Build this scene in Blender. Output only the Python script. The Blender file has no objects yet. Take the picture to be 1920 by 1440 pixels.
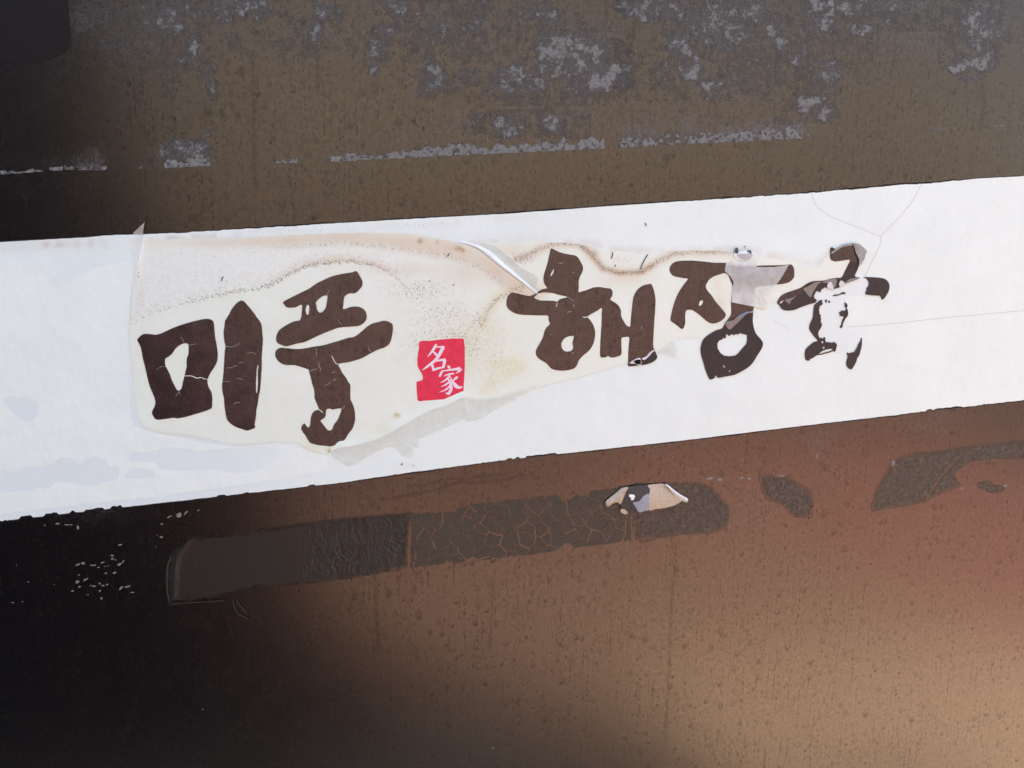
import bpy, math, random
import numpy as np
from mathutils import Matrix, Vector
from mathutils.geometry import delaunay_2d_cdt

# ------------------------------------------------------------------ camera, sky, sun, exposure
sc = bpy.context.scene
C = sc.collection
R = math.radians
EYE_H = 1.30                                  # the middle of the picture is 1.3 m above the ground
F = 1920 * 26.0 / 36.0                        # focal length in photograph pixels
XB = Vector((0.980, 0.008, -0.1657)); UB = Vector((0.0176, 0.988, 0.152)); NB = Vector((-0.165, 0.152, -0.969))
UB.normalize(); NB = (NB - UB * NB.dot(UB)).normalized(); XB = NB.cross(UB).normalized()
DIST = 0.60
fwd = Vector((-XB[2], -NB[2], -UB[2]))
CAM = Vector((0, 0, EYE_H)) - fwd * DIST
cam_d = bpy.data.cameras.new('camera'); cam = bpy.data.objects.new('camera', cam_d); C.objects.link(cam)
cam_d.sensor_width = 36; cam_d.lens = 26; cam_d.clip_start = 0.01; cam_d.clip_end = 500
cam.matrix_world = Matrix(((XB[0], XB[1], XB[2], CAM[0]), (NB[0], NB[1], NB[2], CAM[1]), (UB[0], UB[1], UB[2], CAM[2]), (0, 0, 0, 1)))
sc.camera = cam

SUN_EL, SUN_AZ = 60.0, 18.0                   # the sun stands behind the panel, whose face is in its own shade
w = bpy.data.worlds.new('World'); sc.world = w; w.use_nodes = True
nt = w.node_tree; nt.nodes.clear()
sky = nt.nodes.new('ShaderNodeTexSky'); sky.sky_type = 'NISHITA'; sky.sun_disc = False
sky.sun_elevation = R(SUN_EL); sky.sun_rotation = R(SUN_AZ); sky.dust_density = 2.0
bg = nt.nodes.new('ShaderNodeBackground'); bg.inputs[1].default_value = 0.15
wo = nt.nodes.new('ShaderNodeOutputWorld')
nt.links.new(sky.outputs[0], bg.inputs[0]); nt.links.new(bg.outputs[0], wo.inputs[0])
sun_d = bpy.data.lights.new('sun', 'SUN'); sun_d.energy = 3.0; sun_d.angle = R(0.53); sun_d.color = (1.0, 0.96, 0.88)
sun = bpy.data.objects.new('sun', sun_d); C.objects.link(sun)
sdir = Vector((math.sin(R(SUN_AZ)) * math.cos(R(SUN_EL)), math.cos(R(SUN_AZ)) * math.cos(R(SUN_EL)), math.sin(R(SUN_EL))))
sun.rotation_euler = sdir.to_track_quat('Z', 'Y').to_euler(); sun.location = (0, 3, 6)
sc.view_settings.view_transform = 'Standard'; sc.view_settings.look = 'None'
sc.view_settings.gamma = 1.0; sc.view_settings.use_curve_mapping = False
sc.view_settings.exposure = 2.47
sc.cycles.use_denoising = True; sc.cycles.denoiser = 'OPENIMAGEDENOISE'; sc.cycles.denoising_input_passes = 'RGB_ALBEDO_NORMAL'; sc.cycles.denoising_prefilter = 'ACCURATE'
sc.cycles.max_bounces = 8; sc.cycles.caustics_reflective = False; sc.cycles.caustics_refractive = False

# ------------------------------------------------------------------ geometry helpers
rnd = random.Random(7)
ORG = np.array((0.0, 0.0, EYE_H))             # every mesh is stored relative to the middle of the panel
MX = np.array((XB, NB, UB)); CP = np.array(CAM)

def at(p, h=0.0):
    """photograph pixels (N,2) -> points on the panel, h metres proud of it (relative to ORG)"""
    p = np.asarray(p, float).reshape(-1, 2)
    v = np.stack([(p[:, 0] - 960) / F, (720 - p[:, 1]) / F, -np.ones(len(p))], 1) @ MX.T
    h = np.broadcast_to(np.asarray(h, float), (len(p),))
    t = (-h - CP[1]) / v[:, 1]
    return CP + v * t[:, None] - ORG

def pix(q):
    """points relative to ORG -> photograph pixels"""
    v = (np.asarray(q, float) + ORG - CP) @ MX
    return np.stack([960 + F * v[:, 0] / -v[:, 2], 720 - F * v[:, 1] / -v[:, 2]], 1)

def vnoise(x, y, seed=0):
    xi = np.floor(x).astype(np.int64); yi = np.floor(y).astype(np.int64)
    fx = x - xi; fy = y - yi
    fx = fx * fx * (3 - 2 * fx); fy = fy * fy * (3 - 2 * fy)
    def hsh(a, b):
        n = (a * 374761393 + b * 668265263 + seed * 1274126177) & 0xffffffff
        n = ((n ^ (n >> 13)) * 1274126177) & 0xffffffff
        return ((n ^ (n >> 16)) & 0xffff) / 65535.0
    a = hsh(xi, yi); b = hsh(xi + 1, yi); c = hsh(xi, yi + 1); d = hsh(xi + 1, yi + 1)
    return (a + (b - a) * fx) * (1 - fy) + (c + (d - c) * fx) * fy

def fbm(x, y, s, seed=0, o=4):
    v = 0; a = 0.5; t = 0
    for i in range(o):
        v = v + a * vnoise(x / s * 2 ** i, y / s * 2 ** i, seed + i * 17); t += a; a *= 0.55
    return v / t

def sstep(a, b, x):
    t = np.clip((x - a) / (b - a), 0, 1); return t * t * (3 - 2 * t)

def inpoly(p, poly):
    poly = np.asarray(poly, float); x, y = p[:, 0], p[:, 1]
    ins = np.zeros(len(p), bool)
    x0, y0 = poly[-1]
    for x1, y1 in poly:
        if y0 != y1:
            c = ((y1 > y) != (y0 > y)) & (x < (x0 - x1) * (y - y1) / (y0 - y1) + x1)
            ins ^= c
        x0, y0 = x1, y1
    return ins

def linedist(p, line):
    line = np.asarray(line, float); best = np.full(len(p), 1e9); along = np.zeros(len(p)); acc = 0
    for a, b in zip(line[:-1], line[1:]):
        d = b - a; L2 = max(d @ d, 1e-9); t = np.clip(((p - a) @ d) / L2, 0, 1)
        q = np.hypot(*(p - a - t[:, None] * d).T)
        m = q < best; best = np.where(m, q, best); along = np.where(m, acc + t * math.sqrt(L2), along); acc += math.sqrt(L2)
    return best, along / acc

def crom(poly, step=2.5, closed=True):
    """smooth curve through the traced points"""
    P = np.asarray(poly, float); n = len(P); out = []
    rng = range(n) if closed else range(n - 1)
    for i in rng:
        if closed: p0, p1, p2, p3 = P[i - 1], P[i], P[(i + 1) % n], P[(i + 2) % n]
        else: p0, p1, p2, p3 = P[max(i - 1, 0)], P[i], P[i + 1], P[min(i + 2, n - 1)]
        L = np.hypot(*(p2 - p1)); k = max(1, int(L / step))
        # corners stay sharp
        m1 = (p2 - p0) * 0.5; m2 = (p3 - p1) * 0.5
        l1 = np.hypot(*m1); l2 = np.hypot(*m2)
        if l1 > L: m1 = m1 / l1 * L
        if l2 > L: m2 = m2 / l2 * L
        for j in range(k):
            t = j / k; t2 = t * t; t3 = t2 * t
            out.append((2 * t3 - 3 * t2 + 1) * p1 + (t3 - 2 * t2 + t) * m1 + (-2 * t3 + 3 * t2) * p2 + (t3 - t2) * m2)
    if not closed: out.append(P[-1])
    return np.array(out)

def straight(poly, step=3.0):
    P = np.asarray(poly, float); out = []
    for i in range(len(P)):
        a, b = P[i], P[(i + 1) % len(P)]; k = max(1, int(np.hypot(*(b - a)) / step))
        for j in range(k): out.append(a + (b - a) * j / k)
    return np.array(out)

def jag(poly, amp, s=6, seed=3):
    P = np.asarray(poly, float).copy()
    P[:, 0] += (fbm(P[:, 0] + 91, P[:, 1], s, seed) - .5) * 2 * amp
    P[:, 1] += (fbm(P[:, 0], P[:, 1] + 57, s, seed + 5) - .5) * 2 * amp
    return P

def brush(pts):
    """(x, y, width) list -> closed outline of a brush stroke"""
    P = np.array([(a, b) for a, b, _ in pts], float); W = np.array([c for _, _, c in pts], float)
    if len(P) > 2:
        Q = crom(P, 1.2, False)
        d = np.concatenate([[0], np.cumsum(np.hypot(*np.diff(P, axis=0).T))]); dq = np.concatenate([[0], np.cumsum(np.hypot(*np.diff(Q, axis=0).T))])
        W = np.interp(dq / dq[-1], d / d[-1], W); P = Q
    T = np.gradient(P, axis=0); T /= np.maximum(np.hypot(*T.T), 1e-9)[:, None]
    N = np.stack([-T[:, 1], T[:, 0]], 1) * (W / 2)[:, None]
    return np.concatenate([P + N, (P - N)[::-1]])

def tr(ox, oy, s, pts, dx=0, dy=0):
    """points read off an enlarged crop -> photograph pixels"""
    return [(ox + (x + dx) / s, oy + (y + dy) / s) for x, y in pts]

def new_obj(name, mesh, mat, parent=None, **props):
    o = bpy.data.objects.new(name, mesh)
    if mat: mesh.materials.append(mat)
    C.objects.link(o)
    if parent: o.parent = parent
    else: o.location = ORG
    for k, v in props.items(): o[k] = v
    return o

def thing(name, label, cat, group=None, loc=None):
    o = bpy.data.objects.new(name, None); C.objects.link(o); o.location = ORG if loc is None else loc
    o.empty_display_size = 0.05; o['label'] = label; o['category'] = cat
    if group: o['group'] = group
    return o

def mesh_from(name, V, T, attrs=None, smooth=True):
    me = bpy.data.meshes.new(name)
    V = np.asarray(V, np.float32); T = np.asarray(T, np.int32)
    k = T.shape[1]
    me.vertices.add(len(V)); me.vertices.foreach_set('co', V.ravel())
    me.loops.add(T.size); me.loops.foreach_set('vertex_index', T.ravel())
    me.polygons.add(len(T)); me.polygons.foreach_set('loop_start', np.arange(0, T.size, k, dtype=np.int32))
    me.polygons.foreach_set('use_smooth', np.full(len(T), smooth, bool))
    for n, a in (attrs or {}).items():
        at_ = me.attributes.new(n, 'FLOAT', 'POINT'); at_.data.foreach_set('value', np.asarray(a, np.float32))
    me.update(calc_edges=True); me.validate()
    return me

def sheet(name, outs, holes, h, mat, parent=None, thick=0.0002, space=8, hfn=None, attrs=None, smooth=True, curve=True, **props):
    """a thin sheet cut to traced outlines (pixels), lying h metres proud of the panel; hfn(p) adds relief in metres"""
    outs = [crom(o) if curve else np.asarray(o, float) for o in outs]; holes = [np.asarray(o, float) for o in holes]
    pts = []; edges = []
    for poly in outs + holes:
        n0 = len(pts); pts += [Vector((float(a), float(b))) for a, b in poly]
        edges += [(n0 + i, n0 + (i + 1) % len(poly)) for i in range(len(poly))]
    allp = np.concatenate(outs); lo = allp.min(0); hi = allp.max(0)
    gx, gy = np.meshgrid(np.arange(lo[0], hi[0], space), np.arange(lo[1], hi[1], space))
    g = np.stack([gx.ravel(), gy.ravel()], 1) + np.random.RandomState(1).uniform(-.25, .25, (gx.size, 2)) * space
    keep = np.zeros(len(g), bool)
    for o in outs: keep |= inpoly(g, o)
    for o in holes: keep &= ~inpoly(g, o)
    pts += [Vector((float(a), float(b))) for a, b in g[keep]]
    vs, es, fs, *_ = delaunay_2d_cdt(pts, edges, [], 0, 1e-4)
    P = np.array([(v[0], v[1]) for v in vs]); T = np.array([f for f in fs if len(f) == 3])
    cen = P[T].mean(1); keep = np.zeros(len(T), bool)
    for o in outs: keep |= inpoly(cen, o)
    for o in holes: keep &= ~inpoly(cen, o)
    T = T[keep]
    used = np.unique(T); remap = np.full(len(P), -1); remap[used] = np.arange(len(used)); P = P[used]; T = remap[T]
    a = P[T[:, 1]] - P[T[:, 0]]; b = P[T[:, 2]] - P[T[:, 0]]
    flip = (a[:, 0] * b[:, 1] - a[:, 1] * b[:, 0]) > 0          # pixel y runs down; the front must face the camera
    T[flip] = T[flip][:, ::-1]
    H = np.full(len(P), h)
    if hfn: H = H + hfn(P)
    V = at(P, H)
    at_vals = {k: f(P) for k, f in (attrs or {}).items()}
    if thick > 0:                                               # rim: walls down to the underside
        E = np.concatenate([T[:, [0, 1]], T[:, [1, 2]], T[:, [2, 0]]]); key = np.sort(E, 1)
        _, idx, cnt = np.unique(key[:, 0] * 10000000 + key[:, 1], return_index=True, return_counts=True)
        be = E[idx[cnt == 1]]; bv = np.unique(be); m2 = {v: len(P) + i for i, v in enumerate(bv)}
        V2 = V[bv].copy(); V2[:, 1] += thick; nb = len(bv)
        V = np.concatenate([V, V[bv], V2])                      # the rim has vertices of its own, so the edge stays crisp
        upi = np.array([[m2[a_], m2[b_]] for a_, b_ in be]); lowi = upi + nb
        T = np.concatenate([T, np.stack([upi[:, 1], upi[:, 0], lowi[:, 0]], 1), np.stack([upi[:, 1], lowi[:, 0], lowi[:, 1]], 1)])
        at_vals = {k: np.concatenate([v, v[bv], v[bv]]) for k, v in at_vals.items()}
    return new_obj(name, mesh_from(name, V, T, at_vals, smooth), mat, parent, **props)

def box_mesh(name, lo, hi):
    x0, y0, z0 = lo; x1, y1, z1 = hi
    V = [(x0, y0, z0), (x1, y0, z0), (x1, y1, z0), (x0, y1, z0), (x0, y0, z1), (x1, y0, z1), (x1, y1, z1), (x0, y1, z1)]
    Q = [(3, 2, 1, 0), (4, 5, 6, 7), (0, 1, 5, 4), (1, 2, 6, 5), (2, 3, 7, 6), (3, 0, 4, 7)]
    return mesh_from(name, V, Q, smooth=False)

# ------------------------------------------------------------------ material helpers
def lin(r, g, b):
    f = lambda c: (c / 255 / 12.92) if c / 255 <= 0.04045 else ((c / 255 + 0.055) / 1.055) ** 2.4
    return (f(r), f(g), f(b), 1.0)

class M:
    def __init__(s, name):
        s.m = bpy.data.materials.new(name); s.m.use_nodes = True; s.t = s.m.node_tree; s.t.nodes.clear()
        s.out = s.t.nodes.new('ShaderNodeOutputMaterial'); s.b = s.t.nodes.new('ShaderNodeBsdfPrincipled')
        s.t.links.new(s.b.outputs[0], s.out.inputs[0])
        tc = s.t.nodes.new('ShaderNodeTexCoord'); s.co = tc.outputs['Object']
        sx = s.t.nodes.new('ShaderNodeSeparateXYZ'); s.t.links.new(s.co, sx.inputs[0])
        cx = s.t.nodes.new('ShaderNodeCombineXYZ'); s.t.links.new(sx.outputs[0], cx.inputs[0]); s.t.links.new(sx.outputs[2], cx.inputs[1])
        s.uv = cx.outputs[0]                                     # metres across, metres up
    def n(s, typ): return s.t.nodes.new(typ)
    def link(s, v, sock):
        if isinstance(v, bpy.types.NodeSocket): s.t.links.new(v, sock)
        else: sock.default_value = v
    def set(s, name, v): s.link(v, s.b.inputs[name])
    def math(s, op, a, b=0.0, clamp=False):
        n = s.n('ShaderNodeMath'); n.operation = op; n.use_clamp = clamp; s.link(a, n.inputs[0]); s.link(b, n.inputs[1]); return n.outputs[0]
    def ramp(s, v, a, b, lo=0.0, hi=1.0):
        n = s.n('ShaderNodeMapRange'); n.interpolation_type = 'SMOOTHSTEP'; s.link(v, n.inputs[0])
        for i, q in enumerate((a, b, lo, hi)): s.link(q, n.inputs[i + 1])
        return n.outputs[0]
    def scale(s, v, sx, sy=None, rot=0.0):
        n = s.n('ShaderNodeMapping'); s.link(v, n.inputs[0]); n.inputs['Scale'].default_value = (sx, sy if sy else sx, 1); n.inputs['Rotation'].default_value = (0, 0, rot); return n.outputs[0]
    def noise(s, sc_, detail=3.0, rough=0.5, vec=None, sy=None, rot=0.0, off=0.0):
        n = s.n('ShaderNodeTexNoise'); n.noise_dimensions = '2D'
        v = s.scale(vec if vec else s.uv, sc_, sy if sy else sc_, rot)
        if off:
            a = s.n('ShaderNodeVectorMath'); a.operation = 'ADD'; s.link(v, a.inputs[0]); a.inputs[1].default_value = (off, off * 1.7, 0); v = a.outputs[0]
        s.link(v, n.inputs['Vector']); n.inputs['Scale'].default_value = 1.0
        n.inputs['Detail'].default_value = detail; n.inputs['Roughness'].default_value = rough
        return n.outputs[0]
    def mix(s, f, a, b, mode='MIX'):
        n = s.n('ShaderNodeMix'); n.data_type = 'RGBA'; n.blend_type = mode; s.link(f, n.inputs[0]); s.link(a, n.inputs[6]); s.link(b, n.inputs[7]); return n.outputs[2]
    def attr(s, name):
        n = s.n('ShaderNodeAttribute'); n.attribute_name = name; return n.outputs['Fac']
    def warp(s, amt, sc_):
        n = s.n('ShaderNodeTexNoise'); n.noise_dimensions = '2D'; s.link(s.scale(s.uv, sc_), n.inputs['Vector']); n.inputs['Scale'].default_value = 1; n.inputs['Detail'].default_value = 2
        a = s.n('ShaderNodeVectorMath'); a.operation = 'SUBTRACT'; s.link(n.outputs[1], a.inputs[0]); a.inputs[1].default_value = (.5, .5, .5)
        b = s.n('ShaderNodeVectorMath'); b.operation = 'SCALE'; s.link(a.outputs[0], b.inputs[0]); b.inputs['Scale'].default_value = amt
        c = s.n('ShaderNodeVectorMath'); c.operation = 'ADD'; s.link(s.uv, c.inputs[0]); s.link(b.outputs[0], c.inputs[1]); return c.outputs[0]
    def drops(s, sc_, rmin, rmax, wv, dens=0.5):
        """dried rain spots: rings darker along their lower rim, in random sizes"""
        outs = []
        for sh in (0.0, 0.10):
            v = s.n('ShaderNodeTexVoronoi'); v.voronoi_dimensions = '2D'; v.inputs['Scale'].default_value = 1.0
            q = s.scale(wv, sc_, sc_ * 0.68)
            if sh:
                a = s.n('ShaderNodeVectorMath'); a.operation = 'ADD'; s.link(q, a.inputs[0]); a.inputs[1].default_value = (0.02, -sh, 0); q = a.outputs[0]
            s.link(q, v.inputs['Vector']); v.inputs['Randomness'].default_value = 1.0; outs.append(v)
        sp = s.n('ShaderNodeSeparateColor'); s.link(outs[0].outputs['Color'], sp.inputs[0])
        rad = s.math('ADD', s.math('MULTIPLY', s.math('POWER', sp.outputs[0], 2.0), rmax - rmin), rmin)
        on = s.ramp(sp.outputs[1], 1 - dens - .03, 1 - dens + .03)
        d0 = s.math('DIVIDE', outs[0].outputs['Distance'], rad); d1 = s.math('DIVIDE', outs[1].outputs['Distance'], rad)
        disc = s.ramp(d0, 1.15, 0.55); inner = s.ramp(d1, 1.0, 0.5)
        m = s.math('MULTIPLY', disc, s.math('SUBTRACT', 1.0, s.math('MULTIPLY', inner, s.math('MULTIPLY', sp.outputs[2], 0.9))))
        return s.math('MULTIPLY', m, s.math('MULTIPLY', on, s.math('ADD', .45, s.math('MULTIPLY', sp.outputs[2], .55))))
    def rain(s):
        """all the marks that rain and dust left on a glossy face, 0..1"""
        wv = s.warp(0.0022, 330)
        a = s.drops(80, 0.10, 0.27, wv, 0.6); b = s.drops(140, 0.12, 0.36, wv, 0.75); c = s.drops(270, 0.15, 0.45, wv, 0.8)
        patch = s.ramp(s.noise(28, 3, 0.6), 0.35, 0.62, 0.45, 1.0)
        streak = s.ramp(s.noise(420, 2, 0.6, sy=14, off=5), 0.54, 0.76)
        sd = s.math('MULTIPLY', streak, s.ramp(s.noise(330, 2, 0.5, sy=260), 0.42, 0.62))
        m = s.math('MAXIMUM', s.math('MAXIMUM', a, s.math('MULTIPLY', b, 0.70)), s.math('MULTIPLY', c, 0.6))
        return s.math('MAXIMUM', s.math('MULTIPLY', m, patch), s.math('MULTIPLY', sd, 0.75))
    def bump(s, h, dist, strength=1.0):
        n = s.n('ShaderNodeBump'); s.link(h, n.inputs['Height']); n.inputs['Distance'].default_value = dist; n.inputs['Strength'].default_value = strength
        s.t.links.new(n.outputs[0], s.b.inputs['Normal'])

def simple(name, col, rough=0.6, spec=0.4, var=0.12, vs=300, bump=0.0):
    m = M(name); f = m.noise(vs, 4, 0.6)
    lo = tuple(c * (1 - var) for c in col[:3]) + (1,); hi = tuple(min(1, c * (1 + var)) for c in col[:3]) + (1,)
    m.set('Base Color', m.mix(f, lo, hi)); m.set('Roughness', rough); m.set('Specular IOR Level', spec)
    if bump: m.bump(f, bump)
    return m.m

# ------------------------------------------------------------------ unseen surroundings behind the camera, partly added for the panel to mirror
def plain_box(name, lo, hi, mat, parent=None, **props):
    o = bpy.data.objects.new(name, box_mesh(name, lo, hi)); o.data.materials.append(mat); C.objects.link(o)
    if parent: o.parent = parent
    for k, v in props.items(): o[k] = v
    return o

def ground_mat(name, a, b, s):
    m = M(name); tc = m.n('ShaderNodeTexCoord'); nz = m.n('ShaderNodeTexNoise'); m.link(tc.outputs['Object'], nz.inputs['Vector'])
    nz.inputs['Scale'].default_value = s; nz.inputs['Detail'].default_value = 5
    m.set('Base Color', m.mix(nz.outputs[0], a, b)); m.set('Roughness', 0.9); m.set('Specular IOR Level', 0.2); return m.m

asphalt = ground_mat('asphalt', (0.045, 0.043, 0.042, 1), (0.065, 0.062, 0.058, 1), 3.0)
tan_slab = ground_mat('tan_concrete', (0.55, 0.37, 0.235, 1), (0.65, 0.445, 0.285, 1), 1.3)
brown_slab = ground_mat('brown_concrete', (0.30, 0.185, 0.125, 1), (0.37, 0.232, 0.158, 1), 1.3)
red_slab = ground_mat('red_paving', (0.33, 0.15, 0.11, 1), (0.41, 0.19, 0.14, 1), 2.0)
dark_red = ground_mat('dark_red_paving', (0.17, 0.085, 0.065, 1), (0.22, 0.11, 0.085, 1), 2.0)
brown_dark = ground_mat('brown_band', (0.20, 0.145, 0.105, 1), (0.26, 0.19, 0.14, 1), 0.8)
plaster = ground_mat('brown_plaster', (0.29, 0.24, 0.178, 1), (0.345, 0.288, 0.215, 1), 0.8)
mass_black = simple('black_mass', (0.004, 0.004, 0.006, 1), 0.9, 0.02, 0.2, 4)

plain_box('ground', (-60, -60, -0.2), (60, 60, 0.0), asphalt, kind='structure')
def slab(name, pts, h, mat):
    n = len(pts); V = [(x, y, 0.0) for x, y in pts] + [(x, y, h) for x, y in pts]; me = bpy.data.meshes.new(name)
    me.from_pydata(V, [], [list(range(n))[::-1], list(range(n, 2 * n))] + [(i, (i + 1) % n, n + (i + 1) % n, n + i) for i in range(n)])
    o = bpy.data.objects.new(name, me); me.materials.append(mat); C.objects.link(o); o['kind'] = 'structure'; return o
slab('mirror_paving', [(0.95, -0.75), (0.72, -1.30), (0.70, -1.75), (2.3, -1.75), (2.3, -0.75)], 0.034, tan_slab)  # this and the next slabs: outlines and colours shaped to grade the panel's reflection
slab('mirror_slab', [(0.70, -1.30), (0.10, -1.85), (-0.45, -1.95), (-0.45, -2.95), (2.0, -2.95), (2.0, -1.754), (0.696, -1.754)], 0.03, brown_slab)
slab('mirror_slab', [(2.304, -0.75), (2.304, -1.754), (2.004, -1.754), (2.004, -2.954), (1.3, -2.954), (1.3, -5.2), (4.8, -5.2), (4.8, -0.75)], 0.026, red_slab)
slab('mirror_slab', [(1.296, -2.954), (-0.6, -2.954), (-0.6, -5.2), (1.296, -5.2)], 0.022, dark_red)
fac = thing('facade', 'brown plastered facade across the street, seen only in the panel reflection', 'building', loc=(0, 0, 0))
plain_box('wall', (-5, -7.6, 0), (9.5, -7.0, 5.0), plaster, fac)
plain_box('plinth', (-5, -6.996, 0), (9.5, -6.93, 0.5), brown_slab, fac)
plain_box('cornice', (-5.1, -6.996, 4.75), (9.6, -6.75, 5.0), plaster, fac)
plain_box('reflection_band', (-4.9, -6.996, .504), (9.4, -6.95, 2.25), brown_dark, fac)  # band added to darken the lower facade in the reflection
for i in range(5): plain_box('pilaster', (-4.8 + 3.4 * i, -6.996, 2.254), (-4.4 + 3.4 * i, -6.93, 4.746), plaster, fac)

def dark_mass():
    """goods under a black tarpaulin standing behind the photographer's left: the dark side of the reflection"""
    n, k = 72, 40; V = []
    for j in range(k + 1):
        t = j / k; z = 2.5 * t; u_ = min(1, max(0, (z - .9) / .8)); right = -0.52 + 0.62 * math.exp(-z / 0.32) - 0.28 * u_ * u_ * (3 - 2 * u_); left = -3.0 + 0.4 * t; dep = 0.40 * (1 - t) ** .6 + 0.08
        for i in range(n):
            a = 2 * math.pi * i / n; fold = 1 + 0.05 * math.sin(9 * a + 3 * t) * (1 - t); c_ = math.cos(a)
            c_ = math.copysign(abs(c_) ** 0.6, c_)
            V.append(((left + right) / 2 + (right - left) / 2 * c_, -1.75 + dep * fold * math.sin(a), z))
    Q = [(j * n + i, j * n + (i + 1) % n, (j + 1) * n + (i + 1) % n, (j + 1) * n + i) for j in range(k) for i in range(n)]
    me = mesh_from('reflection_mass', V, Q)
    o = bpy.data.objects.new('reflection_mass', me); me.materials.append(mass_black); C.objects.link(o)
    o['label'] = 'unseen black mass added to darken the left side of the reflection'; o['category'] = 'covered goods'
dark_mass()

# ------------------------------------------------------------------ the dark glossy panel
BLOBS = [  # glue haze left on the panel: x, y, half width, half height, strength
    (175, 30, 60, 40, .35), (320, 30, 70, 50, .55), (365, 90, 22, 45, .6), (390, 150, 14, 50, .5), (385, 250, 14, 20, .5), (345, 285, 50, 22, .8),
    (320, 110, 70, 90, .30), (417, 22, 22, 30, .5), (475, 12, 26, 28, .9), (435, 70, 22, 18, .35), (597, 62, 18, 22, .7), (612, 20, 16, 20, .6), (597, 95, 14, 14, .5),
    (750, 10, 24, 18, .8), (732, 63, 16, 16, .9), (705, 95, 30, 40, .5), (703, 130, 14, 16, .8), (830, 50, 60, 36, .45), (790, 25, 20, 12, .6), (905, 55, 34, 30, .5),
    (810, 150, 40, 34, .5), (805, 168, 22, 14, .7), (880, 140, 40, 26, .45), (960, 145, 60, 36, .6), (985, 168, 18, 14, .7), (1000, 25, 60, 22, .5), (1035, 35, 26, 22, .7),
    (1070, 105, 85, 60, .75), (1130, 140, 50, 30, .9), (1020, 150, 34, 20, .7), (1085, 168, 36, 16, .6), (1195, 12, 30, 20, .9), (1260, 15, 60, 26, .7), (1275, 85, 26, 30, .7), (1242, 130, 24, 26, .5), (1240, 158, 18, 12, .5),
    (950, 235, 40, 22, .75), (1045, 232, 34, 20, .75), (1000, 205, 110, 30, .35), (870, 230, 50, 36, .35), (770, 265, 50, 26, .3), (1200, 245, 60, 36, .55), (1240, 255, 60, 16, .5),
    (1350, 50, 70, 50, .75), (1420, 25, 30, 20, .8), (1450, 55, 30, 22, .7), (1300, 135, 26, 26, .9), (1330, 160, 26, 20, .9), (1375, 150, 26, 14, .8), (1475, 78, 16, 16, .8), (1510, 105, 26, 24, .7),
    (1540, 52, 30, 22, .7), (1557, 130, 24, 18, .8), (1503, 197, 14, 12, .9), (1527, 187, 16, 14, .9), (1540, 215, 22, 18, .7), (1570, 15, 70, 22, .65), (1680, 8, 50, 14, .8), (1612, 63, 26, 14, .7), (1530, 160, 40, 30, .35),
    (1400, 250, 120, 24, .75), (1300, 235, 40, 24, .6), (1490, 245, 30, 18, .8), (1840, 50, 50, 60, .65), (1830, 115, 46, 16, .85), (1785, 128, 16, 9, .9), (1860, 60, 26, 20, .6), (1820, 147, 20, 6, .6), (1770, 242, 34, 4, .5), (1860, 237, 26, 4, .5),
    (850, 60, 170, 75, .36), (1050, 205, 170, 60, .36), (1400, 110, 190, 120, .36), (1690, 60, 170, 70, .32), (290, 60, 120, 70, .36), (1260, 225, 150, 50, .36), (560, 60, 140, 60, .26),
    (180, 955, 90, 26, .25), (110, 305, 100, 16, .16), (175, 300, 30, 16, .5), (540, 300, 22, 12, .6), (630, 300, 20, 10, .5),
    (1240, 845, 30, 10, .35), (1540, 830, 28, 34, .35), (1400, 955, 60, 45, .25), (1740, 790, 60, 20, .3),
]
def residue(P):
    x, y = P[:, 0], P[:, 1]; v = np.zeros(len(P))
    wx = x + (fbm(x, y, 34, 21) - .5) * 44; wy = y + (fbm(x, y, 34, 43) - .5) * 44
    for bx, by, rx, ry, s in BLOBS:
        m = (np.abs(x - bx) < rx * 3 + 30) & (np.abs(y - by) < ry * 3 + 30)
        if not m.any(): continue
        d = ((wx[m] - bx) / rx) ** 2 + ((wy[m] - by) / ry) ** 2
        v[m] = np.maximum(v[m], s * np.exp(-d * .8))
    return v
EDGE = [(-60, 333), (0, 328), (130, 319), (270, 318), (400, 311), (640, 303), (900, 290), (1137, 279), (1300, 270), (1507, 260), (1760, 243), (1980, 232)]   # lower edge of a sticker that is gone

panel_m = M('dark_glossy_panel')
_r = panel_m.rain(); _hz = panel_m.attr('haze'); _du = panel_m.attr('dust')
_hn = panel_m.ramp(panel_m.noise(330, 6, 0.75), 0.38, 0.64, 0.12, 1.35)
_haze = panel_m.math('MULTIPLY', _hz, _hn, True)
_fleck = panel_m.math('MULTIPLY', panel_m.ramp(panel_m.noise(1500, 3, 0.6), 0.66, 0.78), panel_m.ramp(_hz, 0.12, 0.7))
_b = panel_m.mix(_r, (0.0006, 0.0007, 0.0020, 1), (0.0035, 0.0024, 0.0018, 1))
_c = panel_m.mix(_haze, _b, (0.118, 0.113, 0.112, 1))
_c = panel_m.mix(_fleck, _c, (0.24, 0.25, 0.26, 1))
_pin = panel_m.ramp(panel_m.noise(2100, 1, 0.5, off=9), 0.855, 0.885)
_c = panel_m.mix(panel_m.math('MULTIPLY', _pin, 0.5), _c, (0.25, 0.24, 0.22, 1))
panel_m.set('Base Color', _c)
_rr = panel_m.math('ADD', panel_m.ramp(panel_m.noise(40, 4, 0.6), 0.3, 0.7, 0.238, 0.252), panel_m.math('MULTIPLY', _haze, 0.25))
panel_m.set('Roughness', panel_m.math('ADD', _rr, panel_m.math('MULTIPLY', _r, 0.08)))
panel_m.set('IOR', 1.86); panel_m.set('Specular Tint', (1.0, 0.90, 0.80, 1))
_dr = panel_m.math('MULTIPLY', panel_m.attr('drip'), panel_m.ramp(panel_m.noise(330, 3, .6, sy=300, off=3), .34, .58, .25, 1.0))
_r = panel_m.math('MAXIMUM', _r, _dr)
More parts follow.
